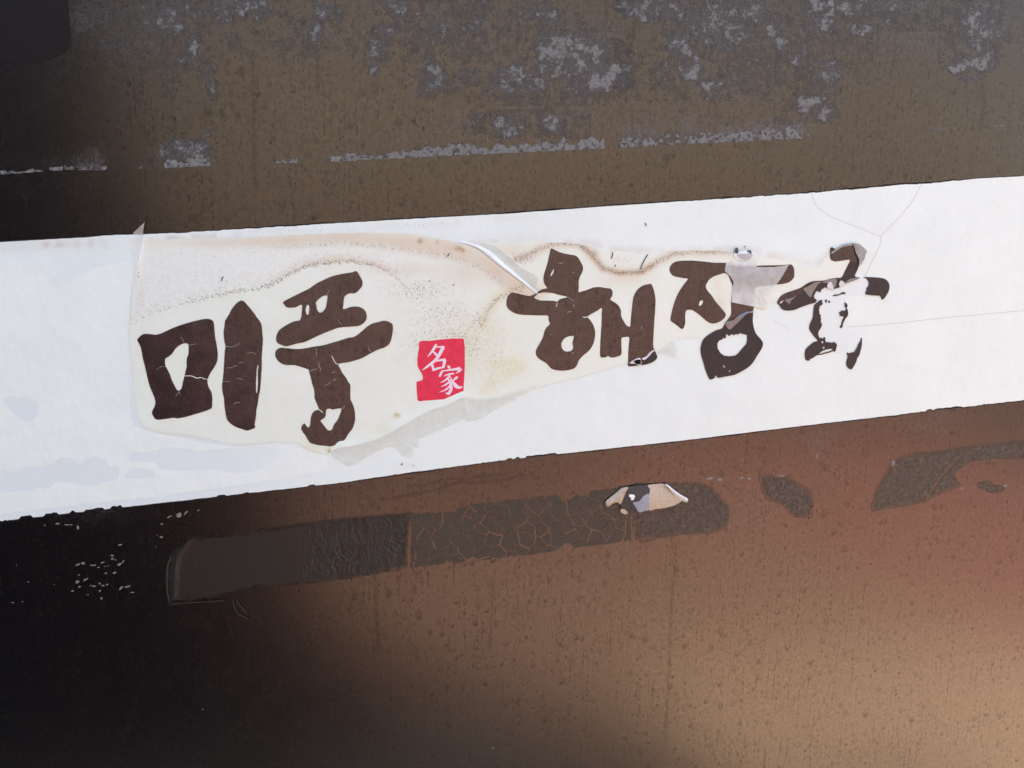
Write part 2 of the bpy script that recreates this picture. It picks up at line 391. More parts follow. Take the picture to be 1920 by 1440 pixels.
_grain = panel_m.ramp(panel_m.noise(470, 4, 0.65, sy=270), 0.25, 0.75, 0.425, 0.575)
_sp = panel_m.math('MULTIPLY', _grain, panel_m.math('SUBTRACT', 1.0, panel_m.math('MULTIPLY', _r, 0.44)))
_sp = panel_m.math('MULTIPLY', _sp, panel_m.math('SUBTRACT', 1.0, panel_m.math('MULTIPLY', _haze, 0.55)))
panel_m.set('Specular IOR Level', _sp)
panel_m.bump(panel_m.math('ADD', panel_m.math('MULTIPLY', _r, -0.3), panel_m.math('ADD', panel_m.math('MULTIPLY', _haze, 0.6), panel_m.noise(900, 2, 0.5, sy=300))), 0.000014)

DRIPS = [(2.6, .9, [(1267, 1020), (1258, 1150), (1252, 1290), (1246, 1400)]), (3, .8, [(1252, 960), (1262, 1030)]), (3, .8, [(925, 1090), (922, 1150), (918, 1220)]), (4, .8, [(703, 1060), (705, 1130), (710, 1220)]), (4, .7, [(473, 100), (477, 190), (476, 290), (480, 350)]), (4, .7, [(597, 105), (596, 170)]), (4, .9, [(1195, 20), (1186, 70), (1178, 100)]), (4, .7, [(703, 150), (702, 180)]), (3, .8, [(383, 190), (385, 240)]),
         (2.5, .9, [(715, 936), (770, 928), (830, 915), (862, 903), (900, 905), (945, 899), (1005, 886)]), (2.5, .8, [(765, 912), (850, 898), (960, 888)]), (2.5, .7, [(660, 968), (720, 966), (772, 960)]), (3, .8, [(1560, 20), (1562, 60), (1566, 120)]), (3, .7, [(1610, 60), (1608, 150)]), (5, .6, [(1840, 135), (1845, 200), (1838, 240)]), (3, .5, [(1090, 170), (1180, 160), (1270, 100)]), (3, .6, [(800, 180), (900, 180), (1060, 185), (1110, 178)]), (4, .5, [(1330, 190), (1345, 200), (1340, 240)]), (3, .5, [(1490, 120), (1505, 150)])]
def build_panel():
    xs = np.concatenate([np.linspace(-1.5, -0.5, 12)[:-1], np.arange(-0.5, 0.58, 0.0016), np.linspace(0.58, 1.7, 12)])
    zs = np.concatenate([np.linspace(-1.05, -0.40, 9)[:-1], np.arange(-0.40, 0.42, 0.0016), np.linspace(0.42, 0.52, 3)])
    X, Z = np.meshgrid(xs, zs); V = np.stack([X.ravel(), np.zeros(X.size), Z.ravel()], 1)
    P = pix(V); hz = residue(P)
    inside = (P[:, 0] > -300) & (P[:, 0] < 2300) & (P[:, 1] > -300) & (P[:, 1] < 1800); hz = np.where(inside, hz, 0)
    soft = fbm(P[:, 0], P[:, 1], 60, 77); hz = np.clip(hz, 0, 1) ** 1.5 * (0.35 + 1.2 * soft)
    ex = np.array(EDGE); below = P[:, 1] > np.interp(P[:, 0], ex[:, 0], ex[:, 1])
    hz = np.where(below & (P[:, 1] < 500), hz * 0.0, hz)
    drip = np.zeros(len(P)); wob = (fbm(P[:, 0], P[:, 1], 14, 5) - .5) * 5
    for w_, s_, ln in DRIPS:
        d, _ = linedist(P + np.stack([wob, wob * .4], 1), ln); drip = np.maximum(drip, s_ * np.exp(-(d / w_) ** 2))
    nx, nz = len(xs), len(zs); I = np.arange(nx * nz).reshape(nz, nx)
    Q = np.stack([I[:-1, :-1].ravel(), I[:-1, 1:].ravel(), I[1:, 1:].ravel(), I[1:, :-1].ravel()], 1)
    per = np.concatenate([I[0, :], I[1:, -1], I[-1, -2::-1], I[-2:0:-1, 0]])
    V2 = V[per].copy(); V2[:, 1] += 0.02; n0 = len(V); k = len(per); j = np.arange(k); j2 = (j + 1) % k
    V = np.concatenate([V, V2]); hz = np.concatenate([hz, hz[per]]); drip = np.concatenate([drip, drip[per]])
    Q = np.concatenate([Q, np.stack([per[j2], per[j], n0 + j, n0 + j2], 1)])
    return new_obj('dark_panel', mesh_from('dark_panel', V, Q, {'haze': hz, 'drip': drip}), panel_m.m, None,
                   label='black glossy sign panel with rain spots and glue haze behind the white strip', category='panel')
panel = build_panel()

# ------------------------------------------------------------------ glue crust on the panel: ragged raised pieces
crust_m = M('dried_glue')
_f = crust_m.noise(520, 6, 0.75); _f2 = crust_m.noise(1150, 3, 0.6, off=7); _g = crust_m.attr('thick')
_v = crust_m.math('ADD', _g, crust_m.math('MULTIPLY', crust_m.math('SUBTRACT', _f, .5), 1.5))
_ridge = crust_m.math('SUBTRACT', 1.0, crust_m.math('MULTIPLY', crust_m.math('ABSOLUTE', crust_m.math('SUBTRACT', crust_m.noise(430, 4, 0.7, vec=crust_m.warp(.003, 300)), .5)), 10.0), True)
_c = crust_m.mix(crust_m.math('MULTIPLY', crust_m.math('ADD', crust_m.math('MULTIPLY', _ridge, .75), .25), crust_m.ramp(_v, 0.15, 1.0)), (0.090, 0.085, 0.072, 1), (0.275, 0.278, 0.248, 1))
_c = crust_m.mix(crust_m.math('MULTIPLY', crust_m.ramp(_f2, 0.62, 0.76), crust_m.ramp(_g, .15, .7)), _c, (0.42, 0.43, 0.405, 1))
crust_m.set('Base Color', _c); crust_m.set('Roughness', 0.6); crust_m.set('Specular IOR Level', 0.35); crust_m.bump(crust_m.math('ADD', _f, crust_m.math('MULTIPLY', _f2, .3)), 0.0008)
_tr = crust_m.n('ShaderNodeBsdfTransparent'); _mx = crust_m.n('ShaderNodeMixShader')       # thin glue lets the panel show through
crust_m.link(crust_m.ramp(_v, -0.20, 0.95, 0.0, 0.92), _mx.inputs[0]); crust_m.t.links.new(_tr.outputs[0], _mx.inputs[1]); crust_m.t.links.new(crust_m.b.outputs[0], _mx.inputs[2]); crust_m.t.links.new(_mx.outputs[0], crust_m.out.inputs[0])

def crust(name, region, val, thr, cell=1.7, hmax=0.00035, gain=2.0, mat=None, parent=None, **props):
    """keeps the cells of a fine grid where val(p) is over thr: a ragged patch with its own relief"""
    x0, y0, x1, y1 = region
    xs = np.arange(x0, x1, cell); ys = np.arange(y0, y1, cell); X, Y = np.meshgrid(xs, ys)
    P = np.stack([X.ravel(), Y.ravel()], 1); v = val(P).reshape(X.shape)
    vc = np.minimum.reduce([v[:-1, :-1], v[1:, :-1], v[:-1, 1:], v[1:, 1:]]) > thr
    I = np.arange(X.size).reshape(X.shape)
    Q = np.stack([I[1:, :-1][vc], I[1:, 1:][vc], I[:-1, 1:][vc], I[:-1, :-1][vc]], 1)
    if not len(Q): return None
    used = np.unique(Q); rm = np.full(X.size, -1); rm[used] = np.arange(len(used)); P = P[used]; vv = v.ravel()[used]
    t = np.clip((vv - thr) * gain, 0, 1)
    H = 0.00006 + hmax * t * (0.4 + 0.6 * fbm(P[:, 0], P[:, 1], 5, 9))
    return new_obj(name, mesh_from(name, at(P, H), rm[Q], {'thick': t}), mat or crust_m.m, parent, **props)

def edge_y(x): e = np.array(EDGE); return np.interp(x, e[:, 0], e[:, 1])
def along_edge(segs):
    def f(P):
        x, y = P[:, 0], P[:, 1]; d = edge_y(x) - y; v = np.zeros(len(P))
        for a, b, hgt, s in segs:
            on = sstep(a, a + 6, x) * (1 - sstep(b - 6, b, x))
            top = hgt * (0.15 + 1.3 * fbm(x, y * 0.5, 20, 5))
            v = np.maximum(v, on * s * (1 - sstep(0.55, 1.15, d / np.maximum(top, 1))) * (d > 0))
        return v * (0.15 + 1.35 * fbm(x, y, 5, 31, 3))
    return f
SEGS = [[(-20, 84, 9, 1)], [(88, 205, 12, .8)], [(255, 292, 12, .6)], [(304, 398, 26, 1)], [(510, 566, 14, .8)], [(615, 760, 18, .95)], [(745, 1137, 30, 1.05)], [(1150, 1330, 30, .8)], [(1310, 1508, 34, .95)], [(1738, 1795, 4, .9)], [(1845, 1885, 5, .9)]]
for sg in SEGS:
    x0 = min(a for a, *_ in sg); x1 = max(b for _, b, *_ in sg)
    crust('glue_residue', (x0 - 4, edge_y(np.array([x1]))[0] - 60, x1 + 4, edge_y(np.array([x0]))[0] + 2), along_edge(sg), 0.34, 1.5, parent=panel)
def spots(P):
    x, y = P[:, 0], P[:, 1]
    v = residue(P) * (0.30 + 1.0 * fbm(x, y, 4.5, 13, 3)) * (0.15 + 2.2 * fbm(x, y, 13, 3, 4) ** 1.7 ) * (0.5 + 1.0 * fbm(x, y, 45, 8)) * 1.15
    ridg = 1 - np.abs(2 * fbm(x, y, 11, 55, 3) - 1) * 3.2
    v = np.maximum(v, residue(P) * np.clip(ridg, 0, 1) * 0.95 * sstep(.40, .6, fbm(x, y, 60, 12)))
    return np.where(y < edge_y(x) - 2, v, 0)
for rg in ((120, -4, 300, 130), (300, -4, 420, 300), (420, -4, 680, 130), (680, -4, 780, 150), (780, -4, 940, 190), (940, -4, 1190, 200), (880, 205, 1110, 262), (1150, -4, 1290, 190), (1290, -4, 1450, 190), (1450, -4, 1640, 235), (1640, -4, 1760, 60), (1760, -4, 1924, 165)):
    crust('glue_residue', rg, spots, 0.14, 1.6, 0.0003, gain=1.35, parent=panel)

# pale paint flecks, lower left
fleck_m = simple('pale_fleck', (0.20, 0.19, 0.155, 1), 0.6, 0.4, 0.3, 2000)
FL = [(225, 1022, 9, 3, -10), (210, 1042, 7, 3, 5), (211, 1048, 5, 4, 0), (217, 1050, 4, 2, 0), (224, 1058, 10, 4, -28), (231, 1053, 6, 3, -50), (192, 1055, 8, 3, -15), (172, 1060, 6, 3, 0), (178, 1060, 5, 3, 0), (185, 1064, 5, 2, 0), (197, 1062, 4, 2, 0), (203, 1061, 4, 2, -30), (146, 1059, 9, 4, -20), (155, 1056, 8, 5, 10), (198, 1075, 6, 3, -20), (215, 1074, 7, 3, -25), (148, 1078, 4, 2, -10), (145, 1091, 8, 5, -30), (160, 1087, 11, 3, -32), (149, 1100, 6, 3, -20), (136, 1108, 5, 3, -20), (176, 1099, 8, 3, 0), (170, 1098, 4, 2, 0), (187, 1094, 5, 3, 0), (193, 1098, 7, 3, -5), (201, 1096, 6, 3, -30), (187, 1108, 6, 3, -40), (227, 1103, 10, 4, -45), (239, 1100, 12, 3, -12), (165, 1115, 3, 3, 0), (190, 1122, 4, 5, 0), (247, 1111, 8, 2, 0), (302, 1007, 6, 3, 5), (295, 1004, 2, 2, 0), (335, 966, 12, 8, -20), (317, 969, 10, 3, -25), (348, 962, 10, 3, -40), (303, 983, 5, 3, 0), (372, 957, 6, 2, -20), (124, 984, 10, 3, 5), (108, 982, 8, 3, -10), (146, 989, 5, 9, 10), (133, 984, 8, 2, 0), (24, 1130, 5, 2, 0), (42, 1128, 4, 1, 0), (53, 1091, 3, 2, 0), (31, 1060, 2, 2, 0), (84, 985, 3, 2, 0), (292, 1026, 2, 2, 0), (102, 1096, 3, 1, 0), (1532, 855, 4, 9, 15), (1330, 897, 14, 5, -8), (1350, 899, 8, 7, 0), (1390, 896, 6, 5, 0), (1405, 898, 8, 6, 0), (1465, 893, 14, 5, 0), (1803, 916, 6, 5, 0), (1884, 911, 9, 5, -15), (859, 977, 7, 7, 0), (862, 962, 5, 4, 0), (1044, 1023, 3, 4, 0), (1675, 868, 10, 12, 20), (925, 1402, 4, 3, -30), (380, 1330, 3, 2, 0), (660, 1180, 2, 2, 0), (720, 22, 3, 3, 0), (701, 88, 4, 4, 0)]
def flecks():
    V, T = [], []; r_ = random.Random(4)
    for x, y, a, b, ang in FL:
        k = 9; n0 = len(V); c_, s_ = math.cos(R(ang)), math.sin(R(ang)); ring = []
        for i in range(k):
            t = 2 * math.pi * i / k; q = r_.uniform(.55, 1.05); ring.append((x + (a * .6 * q * math.cos(t)) * c_ - (b * .6 * q * math.sin(t)) * s_, y + (a * .6 * q * math.cos(t)) * s_ + (b * .6 * q * math.sin(t)) * c_))
        W = at([(x, y)] + ring, np.array([.00035] + [.0001] * k)); V += list(W)
        T += [(n0, n0 + 1 + (i + 1) % k, n0 + 1 + i) for i in range(k)]
    return new_obj('paint_flecks', mesh_from('paint_flecks', V, T), fleck_m, panel, kind='stuff')
flecks()

# ------------------------------------------------------------------ the white sign strip
strip = thing('sign_strip', 'white vinyl sign strip with torn brown Korean lettering and a red seal', 'sign', loc=ORG)
def top_edge():
    base = [(-80, 460), (0, 454), (160, 445), (205, 441), (330, 437), (430, 431), (640, 418), (780, 410), (960, 400), (1120, 388), (1300, 376), (1380, 371), (1520, 362), (1610, 354), (1700, 346), (1730, 345), (1820, 336), (1920, 330), (2000, 325)]
    P = np.array(base, float); xs = np.arange(-80, 2000, 2.0); ys = np.interp(xs, P[:, 0], P[:, 1])
    rough = np.interp(xs, [0, 300, 420, 700, 1270, 1300, 1730, 1900], [.2, .8, 1.6, .6, .5, 2.0, 1.6, .6])
    return np.stack([xs, ys + (fbm(xs, xs * 0, 12, 4) - .5) * 2 * rough], 1)
def bot_edge():
    P = np.array([(-80, 988), (0, 977), (640, 905), (760, 887), (960, 861), (1280, 826), (1500, 799), (1920, 750), (2000, 741)], float)
    xs = np.arange(-80, 2000, 2.0); ys = np.interp(xs, P[:, 0], P[:, 1])
    rough = np.interp(xs, [0, 260, 600, 980, 1100, 1600, 1700, 1920], [1.5, .6, .8, 1.2, .4, .4, 1.2, .8])
    ys = ys + (fbm(xs, xs * 0, 9, 14) - .5) * 2 * rough
    for a, b, d in ((6, 12, 5), (35, 62, 6), (82, 110, 6), (130, 142, 5), (158, 196, 5), (206, 230, 6), (405, 425, 4), (456, 468, 3), (576, 592, 4), (738, 742, 4), (902, 908, 4), (948, 962, 4), (965, 975, 5), (984, 1046, 4), (1735, 1750, 4), (1750, 1805, 4), (1842, 1848, 5)):
        ys -= .7 * d * sstep(a, a + 4, xs) * (1 - sstep(b - 4, b, xs)) * (.6 + .8 * fbm(xs, xs * 0, 5, 6))
    return np.stack([xs, ys], 1)
TOP, BOT = top_edge(), bot_edge()
strip_m = M('white_vinyl')
_a = strip_m.noise(14, 6, 0.7); _cool = strip_m.attr('cool'); _dirt = strip_m.attr('dirt')
_c = strip_m.mix(strip_m.ramp(_a, .3, .7), (0.765, 0.845, 0.758, 1), (0.80, 0.88, 0.792, 1))
_c = strip_m.mix(_cool, _c, (0.735, 0.805, 0.748, 1))
_grain2 = strip_m.noise(900, 4, 0.7)
_c = strip_m.mix(strip_m.math('MULTIPLY', strip_m.ramp(_grain2, .3, .75), 0.05), _c, (0.5, 0.5, 0.5, 1))
_sc = strip_m.math('MULTIPLY', strip_m.ramp(strip_m.noise(900, 4, 0.7, sy=2600), 0.52, 0.70), strip_m.attr('scuff'))
_c = strip_m.mix(_sc, _c, (0.30, 0.25, 0.19, 1))
_sp2 = strip_m.ramp(strip_m.noise(1300, 2, 0.5, off=3), 0.80, 0.84)
_c = strip_m.mix(strip_m.math('MULTIPLY', _sp2, 0.6), _c, (0.28, 0.26, 0.24, 1))
_c = strip_m.mix(_dirt, _c, (0.55, 0.46, 0.34, 1))
strip_m.set('Base Color', _c); strip_m.set('Roughness', 0.42); strip_m.set('Specular IOR Level', 0.4)
strip_m.bump(strip_m.math('ADD', strip_m.math('MULTIPLY', strip_m.noise(60, 3, .5), 1.0), strip_m.math('MULTIPLY', _grain2, 0.06)), 0.0004)
def ydist_top(P): return P[:, 1] - np.interp(P[:, 0], TOP[:, 0], TOP[:, 1])
def f_cool(P):
    x, y = P[:, 0], P[:, 1]; v = 0.9 * sstep(620, 380, x) * sstep(640, 800, y)
    v = np.maximum(v, 0.55 * np.exp(-(((x - 880) / 110) ** 2 + ((y - (449 - (x - 760) * .02)) / 14) ** 2)))   # bluish patch over the fold
    v = np.maximum(v, 0.35 * np.exp(-(((x - 720) / 120) ** 2 + ((y - 428) / 7) ** 2)))
    return np.maximum(v, 0.35 * np.exp(-(((x - 1395) / 40) ** 2 + ((y - 468) / 14) ** 2)))
def f_dirt(P):
    x, y = P[:, 0], P[:, 1]; d = ydist_top(P)
    v = 0.75 * np.exp(-((d - np.interp(x, [0, 200, 420, 600], [10, 12, 9, 22])) / 2.2) ** 2) * sstep(520, 300, x) * (.4 + .9 * fbm(x, y, 14, 2))
    v = np.maximum(v, 0.18 * sstep(30, 8, d) * sstep(260, 120, x))
    l, _ = linedist(P, [(880, 460), (940, 452), (1000, 450), (1085, 456), (1150, 466), (1240, 474), (1390, 468), (1440, 478), (1500, 489), (1530, 500), (1560, 470)])
    v = np.maximum(v, 0.6 * np.exp(-(l / 4.5) ** 2) * (.2 + .9 * fbm(x, y, 20, 6)))
    return np.clip(v, 0, 1)
def f_scuff(P):
    d = ydist_top(P); x = P[:, 0]
    return np.clip(np.exp(-((d - np.interp(x, [400, 700, 1000], [10, 13, 8])) / 6) ** 2) * sstep(380, 430, x) * sstep(1120, 900, x) + .12 * sstep(260, 40, d), 0, 1)
backing = sheet('backing', [np.concatenate([TOP, BOT[::-1]])], [], 0.0006, strip_m.m, strip, 0.00045, 12, curve=False,
      hfn=lambda P: 0.00012 * (fbm(P[:, 0], P[:, 1], 90, 3) - .5), attrs={'cool': f_cool, 'dirt': f_dirt, 'scuff': f_scuff})
# thin dark line along both cut edges, dirt along the upper one
dark_edge_m = simple('dark_edge', (0.016, 0.013, 0.012, 1), 0.8, 0.12, 0.4, 600)
def edge_line(E, lo, hi, seed, side):
    E = E[(E[:, 0] > -60) & (E[:, 0] < 1985)]; w_ = lo + (hi - lo) * fbm(E[:, 0], E[:, 0] * 0, 40, seed) ** 1.5
    up = E.copy(); dn = E.copy(); up[:, 1] -= side[0] * w_; dn[:, 1] += side[1] * w_
    return np.concatenate([up, dn[::-1]])
sheet('dark_edge', [edge_line(TOP, 0.8, 4.5, 3, (1, .3))], [], 0.00022, dark_edge_m, strip, 0.0001, 30, curve=False)
sheet('dark_edge', [edge_line(BOT, 2.0, 7.0, 8, (1.2, .5))], [], 0.00022, dark_edge_m, strip, 0.0001, 30, curve=False)

# thin cool white film left of the lettering, torn at its upper edge and worn through low down
film_w = M('thin_white_film')
_n = film_w.noise(25, 4, .6); _c = film_w.mix(film_w.ramp(_n, .3, .7), (0.79, 0.855, 0.758, 1), (0.82, 0.88, 0.778, 1))
_c = film_w.mix(film_w.math('MULTIPLY', film_w.ramp(film_w.noise(1400, 3, .6), .35, .8), .05), _c, (0.5, .52, .55, 1))
film_w.set('Base Color', _c); film_w.set('Roughness', .5); film_w.set('Specular IOR Level', .35); film_w.bump(film_w.noise(70, 4, .55), .0005)
L = lambda pts: [(x / 4.8, 680 + y / 4.8) for x, y in pts]
h1 = L([(30, 330), (60, 315), (140, 308), (220, 315), (300, 345), (345, 380), (350, 430), (330, 480), (290, 515), (230, 530), (160, 500), (110, 450), (60, 400), (35, 370)])
h2 = L([(-90, 975), (50, 965), (110, 990), (170, 965), (230, 935), (330, 935), (420, 920), (480, 905), (520, 870), (570, 855), (640, 865), (690, 895), (730, 930), (760, 880), (830, 850), (900, 860), (960, 890), (990, 930), (1040, 925), (1070, 960), (1060, 1040), (1020, 1070), (920, 1085), (850, 1105), (740, 1105), (680, 1095), (650, 1080), (560, 1080), (500, 1065), (470, 1110), (400, 1130), (340, 1130), (290, 1150), (200, 1155), (110, 1165), (30, 1160), (-90, 1165)])
h3 = L([(1140, 990), (1180, 960), (1290, 955), (1370, 970), (1400, 1010), (1440, 1030), (1350, 1040), (1280, 1045), (1200, 1050), (1130, 1040)])
h4 = [(242, 862), (248, 847), (280, 848), (300, 842), (330, 839), (380, 846), (420, 841), (470, 838), (520, 842), (527, 852), (516, 868), (480, 882), (440, 888), (400, 880), (350, 884), (300, 878), (290, 868), (262, 866)]
film_out = [(-70, 492), (0, 490), (50, 487), (100, 491), (104, 520), (112, 533), (135, 527), (160, 512), (182, 501), (205, 497), (225, 494), (240, 488), (249, 492), (247, 540), (243, 590), (238, 650), (240, 720), (244, 770), (250, 797), (270, 806), (300, 813), (345, 823), (400, 833), (450, 838), (500, 835), (540, 835), (570, 845), (600, 852), (618, 862), (610, 880), (560, 893), (480, 905), (380, 919), (260, 934), (120, 950), (0, 964), (-70, 972)]
sheet('white_film', [jag(crom(film_out, 3), 1.6, 9, 5)], [jag(crom(h, 2), 2.4, 8, 8) for h in (h1, h2, h3, h4)], 0.00072, film_w.m, strip, 0.00006, 9, curve=False,
      hfn=lambda P: .0003 * np.exp(-((P[:, 0] - 246) / 5) ** 2) * (P[:, 1] < 620) + .0007 * np.exp(-(((P[:, 0] - 108) / 10) ** 2 + ((P[:, 1] - 524) / 12) ** 2)))
# hairline cracks in the white on the right
hair_m = simple('crack_grey', (0.60, 0.62, 0.585, 1), .8, .2)
for k, ln in enumerate(([(1523, 362), (1526, 376), (1535, 390), (1560, 407), (1600, 423), (1630, 435), (1651, 443)], [(1651, 443), (1670, 424), (1695, 397), (1712, 375), (1724, 352), (1729, 346)], [(1651, 443), (1652, 453), (1640, 480), (1622, 518)], [(1589, 613), (1680, 606), (1780, 595), (1990, 576)], [(1450, 602), (1470, 612), (1482, 622)])):
    q = crom(ln, 6, False); q = np.concatenate([np.stack([q[:, 0], q[:, 1] - .55], 1), np.stack([q[:, 0] + .3, q[:, 1] + .55], 1)[::-1]])
    if k < 3: q = brush([(x, y, 1.15) for x, y in crom(ln, 6, False)])
    sheet('crack', [q], [], 0.00070, hair_m, strip, 0.0, 40, curve=False)

# ------------------------------------------------------------------ yellowed clear film that carries the lettering
D1 = [(244, 610), (265, 597), (300, 582), (350, 568), (400, 558), (440, 548), (480, 544), (510, 536), (550, 511), (580, 499), (620, 493), (660, 491), (700, 498), (735, 515), (765, 545), (785, 575)]
D2 = [(250, 452), (400, 455), (520, 452), (640, 444), (700, 448), (780, 458), (850, 470), (900, 490), (960, 530), (1005, 552)]
D3 = [(903, 612), (912, 585), (930, 562), (960, 545), (990, 533)]
D4 = [(955, 492), (985, 480), (1010, 468), (1040, 457), (1080, 457), (1100, 468), (1118, 488), (1130, 503), (1160, 512), (1200, 510), (1235, 490), (1262, 476), (1300, 471), (1372, 472)]
D4B = [(1095, 465), (1118, 488), (1130, 503), (1160, 512), (1200, 512), (1222, 500)]
D5 = [(925, 690), (960, 678), (975, 688), (940, 705), (910, 728)]
film_poly = [(252, 447), (300, 448), (400, 447), (520, 442), (640, 437), (760, 437), (800, 443), (850, 453), (880, 461), (900, 471), (930, 495), (965, 522), (1009, 553),
             (1008, 544), (990, 527), (965, 503), (935, 474), (907, 457), (940, 455), (1000, 452), (1040, 455), (1085, 458), (1110, 462), (1150, 469), (1200, 476), (1230, 474), (1260, 470), (1340, 471), (1376, 474),
             (1380, 486), (1392, 491), (1405, 489), (1413, 480), (1450, 485), (1490, 489), (1510, 497), (1530, 503), (1537, 498), (1548, 483), (1557, 474), (1580, 478), (1594, 486), (1590, 500), (1576, 520), (1560, 524), (1535, 527), (1515, 530), (1500, 545), (1470, 556), (1445, 572), (1434, 581),
             (1412, 575), (1400, 572), (1385, 590), (1365, 612), (1350, 618), (1322, 624), (1312, 633), (1282, 633), (1264, 640), (1238, 655), (1222, 664), (1200, 672), (1178, 680), (1120, 697), (1080, 709), (1040, 718), (1008, 726), (960, 742), (925, 750), (890, 752), (868, 746),
             (840, 760), (800, 774), (760, 797), (720, 820), (700, 827), (660, 838), (640, 840), (622, 848), (610, 851), (590, 848), (572, 840), (555, 830), (500, 829), (450, 834), (400, 826), (345, 815), (300, 811), (272, 801), (260, 785), (252, 740), (247, 690), (243, 645), (244, 605), (247, 550), (249, 490)]
def g(P, x, y, rx, ry): return np.exp(-(((P[:, 0] - x) / rx) ** 2 + ((P[:, 1] - y) / ry) ** 2))
def d1_y(x): a = np.array(D1); return np.interp(x, a[:, 0], a[:, 1])
def f_white(P):
    """whiter, dusty area between the stain along the top edge and the cream round the letters"""
    x, y = P[:, 0], P[:, 1]
    v = sstep(0, -14, y - d1_y(x)) * sstep(452, 476, y) * sstep(800, 700, x)
    v = np.maximum(v, 0.9 * g(P, 830, 590, 75, 60)); v = np.maximum(v, .7 * g(P, 790, 540, 90, 40)); v = np.maximum(v, .85 * g(P, 955, 497, 28, 16)); v = np.maximum(v, .8 * g(P, 1165, 485, 26, 14)); v = np.maximum(v, .6 * g(P, 905, 630, 18, 26))
    v = np.maximum(v, .8 * sstep(40, 0, y - np.interp(x, [240, 560, 600, 870, 1010, 1180, 1320], [790, 812, 852, 745, 722, 678, 628])) * 0)
    return v
def f_tan(P):
    x, y = P[:, 0], P[:, 1]; n = .55 + .8 * fbm(x, y, 30, 4)
    l2, t2 = linedist(P, D2); v = np.exp(-(l2 / np.interp(x, [260, 600, 900], [9, 13, 20])) ** 2) * np.interp(x, [260, 400, 600, 1000], [.25, .5, .85, .8])
    l1, t1 = linedist(P, D1); up = y < d1_y(x) + 1; v = np.maximum(v, .65 * np.exp(-(l1 / 11) ** 2) * up * sstep(470, 560, x) * sstep(790, 700, x))
    l4, _ = linedist(P, D4); v = np.maximum(v, .8 * np.exp(-(l4 / 9) ** 2))
    v = np.maximum(v, .45 * g(P, 880, 510, 60, 22)); v = np.maximum(v, .38 * g(P, 770, 505, 80, 12)); v = np.maximum(v, .45 * g(P, 955, 470, 45, 12))
    v = np.maximum(v, .35 * g(P, 262, 560, 9, 26)); v = np.maximum(v, .55 * g(P, 1170, 522, 40, 12)); v = np.maximum(v, .4 * g(P, 1345, 520, 14, 40)); v = np.maximum(v, .45 * g(P, 1350, 570, 14, 26))
    return np.clip(v * n, 0, 1)
def f_yel(P):
    x, y = P[:, 0], P[:, 1]; n = .4 + 1.0 * fbm(x, y, 24, 14)
    l3, _ = linedist(P, D3); v = .8 * np.exp(-(l3 / 13) ** 2); l5, _ = linedist(P, D5); v = np.maximum(v, .7 * np.exp(-(l5 / 14) ** 2))
    v = np.maximum(v, .5 * g(P, 870, 650, 60, 60)); v = np.maximum(v, .9 * g(P, 744, 779, 7, 6)); v = np.maximum(v, .6 * g(P, 715, 805, 16, 10)); v = np.maximum(v, .9 * g(P, 617, 845, 7, 6)); v = np.maximum(v, .4 * g(P, 585, 840, 34, 9)); v = np.maximum(v, .5 * g(P, 636, 484, 20, 8))
    v = np.maximum(v, .35 * g(P, 920, 640, 40, 60))
    return np.clip(v * n, 0, 1)
def f_rust(P):
    v = .9 * g(P, 788, 452, 5, 4); 
    for q in ((820, 454, 3, 3, .5), (862, 466, 5, 4, .9), (868, 469, 4, 3, 1), (855, 465, 4, 3, .6), (744, 779, 4, 3, .8), (617, 846, 3, 5, .6), (1113, 477, 9, 9, .5)): v = np.maximum(v, q[4] * g(P, *q[:4]))
    l, _ = linedist(P, D4B); v = np.maximum(v, .75 * np.exp(-(l / 4.5) ** 2) * (.2 + 1.1 * fbm(P[:, 0], P[:, 1], 7, 4)))
    return np.clip(v, 0, 1)
def f_speck(P):
    """where grit stuck to the film"""
    x, y = P[:, 0], P[:, 1]; l1, _ = linedist(P, D1); up = np.where(y < d1_y(x) + 2, 1.0, 0.25)
    v = np.exp(-(l1 / 9) ** 2) * up * np.interp(x, [250, 330, 480, 700, 780], [.6, .75, 1, .95, .6])
    v = np.maximum(v, .55 * np.exp(-(l1 / 34) ** 2) * up)
    v = np.maximum(v, .30 * f_white(P)); v = np.maximum(v, .72 * g(P, 790, 545, 80, 28)); v = np.maximum(v, .64 * g(P, 830, 590, 85, 42)); v = np.maximum(v, .72 * g(P, 850, 640, 110, 55)); v = np.maximum(v, .5 * g(P, 930, 680, 50, 60))
    l4, _ = linedist(P, D4); v = np.maximum(v, .95 * np.exp(-(l4 / 7) ** 2)); l3, _ = linedist(P, D3); v = np.maximum(v, .9 * np.exp(-(l3 / 7) ** 2))
    v = np.maximum(v, .9 * g(P, 975, 485, 40, 14)); v = np.maximum(v, .6 * g(P, 1165, 488, 30, 14)); l2, _ = linedist(P, [(p, q + 12) for p, q in D2]); v = np.maximum(v, .7 * np.exp(-(l2 / 7) ** 2) * sstep(420, 560, x))
    v = np.maximum(v, .8 * np.exp(-(linedist(P, [(880, 620), (890, 600), (905, 605), (895, 590)])[0] / 8) ** 2))
    return np.clip(v, 0, 1)

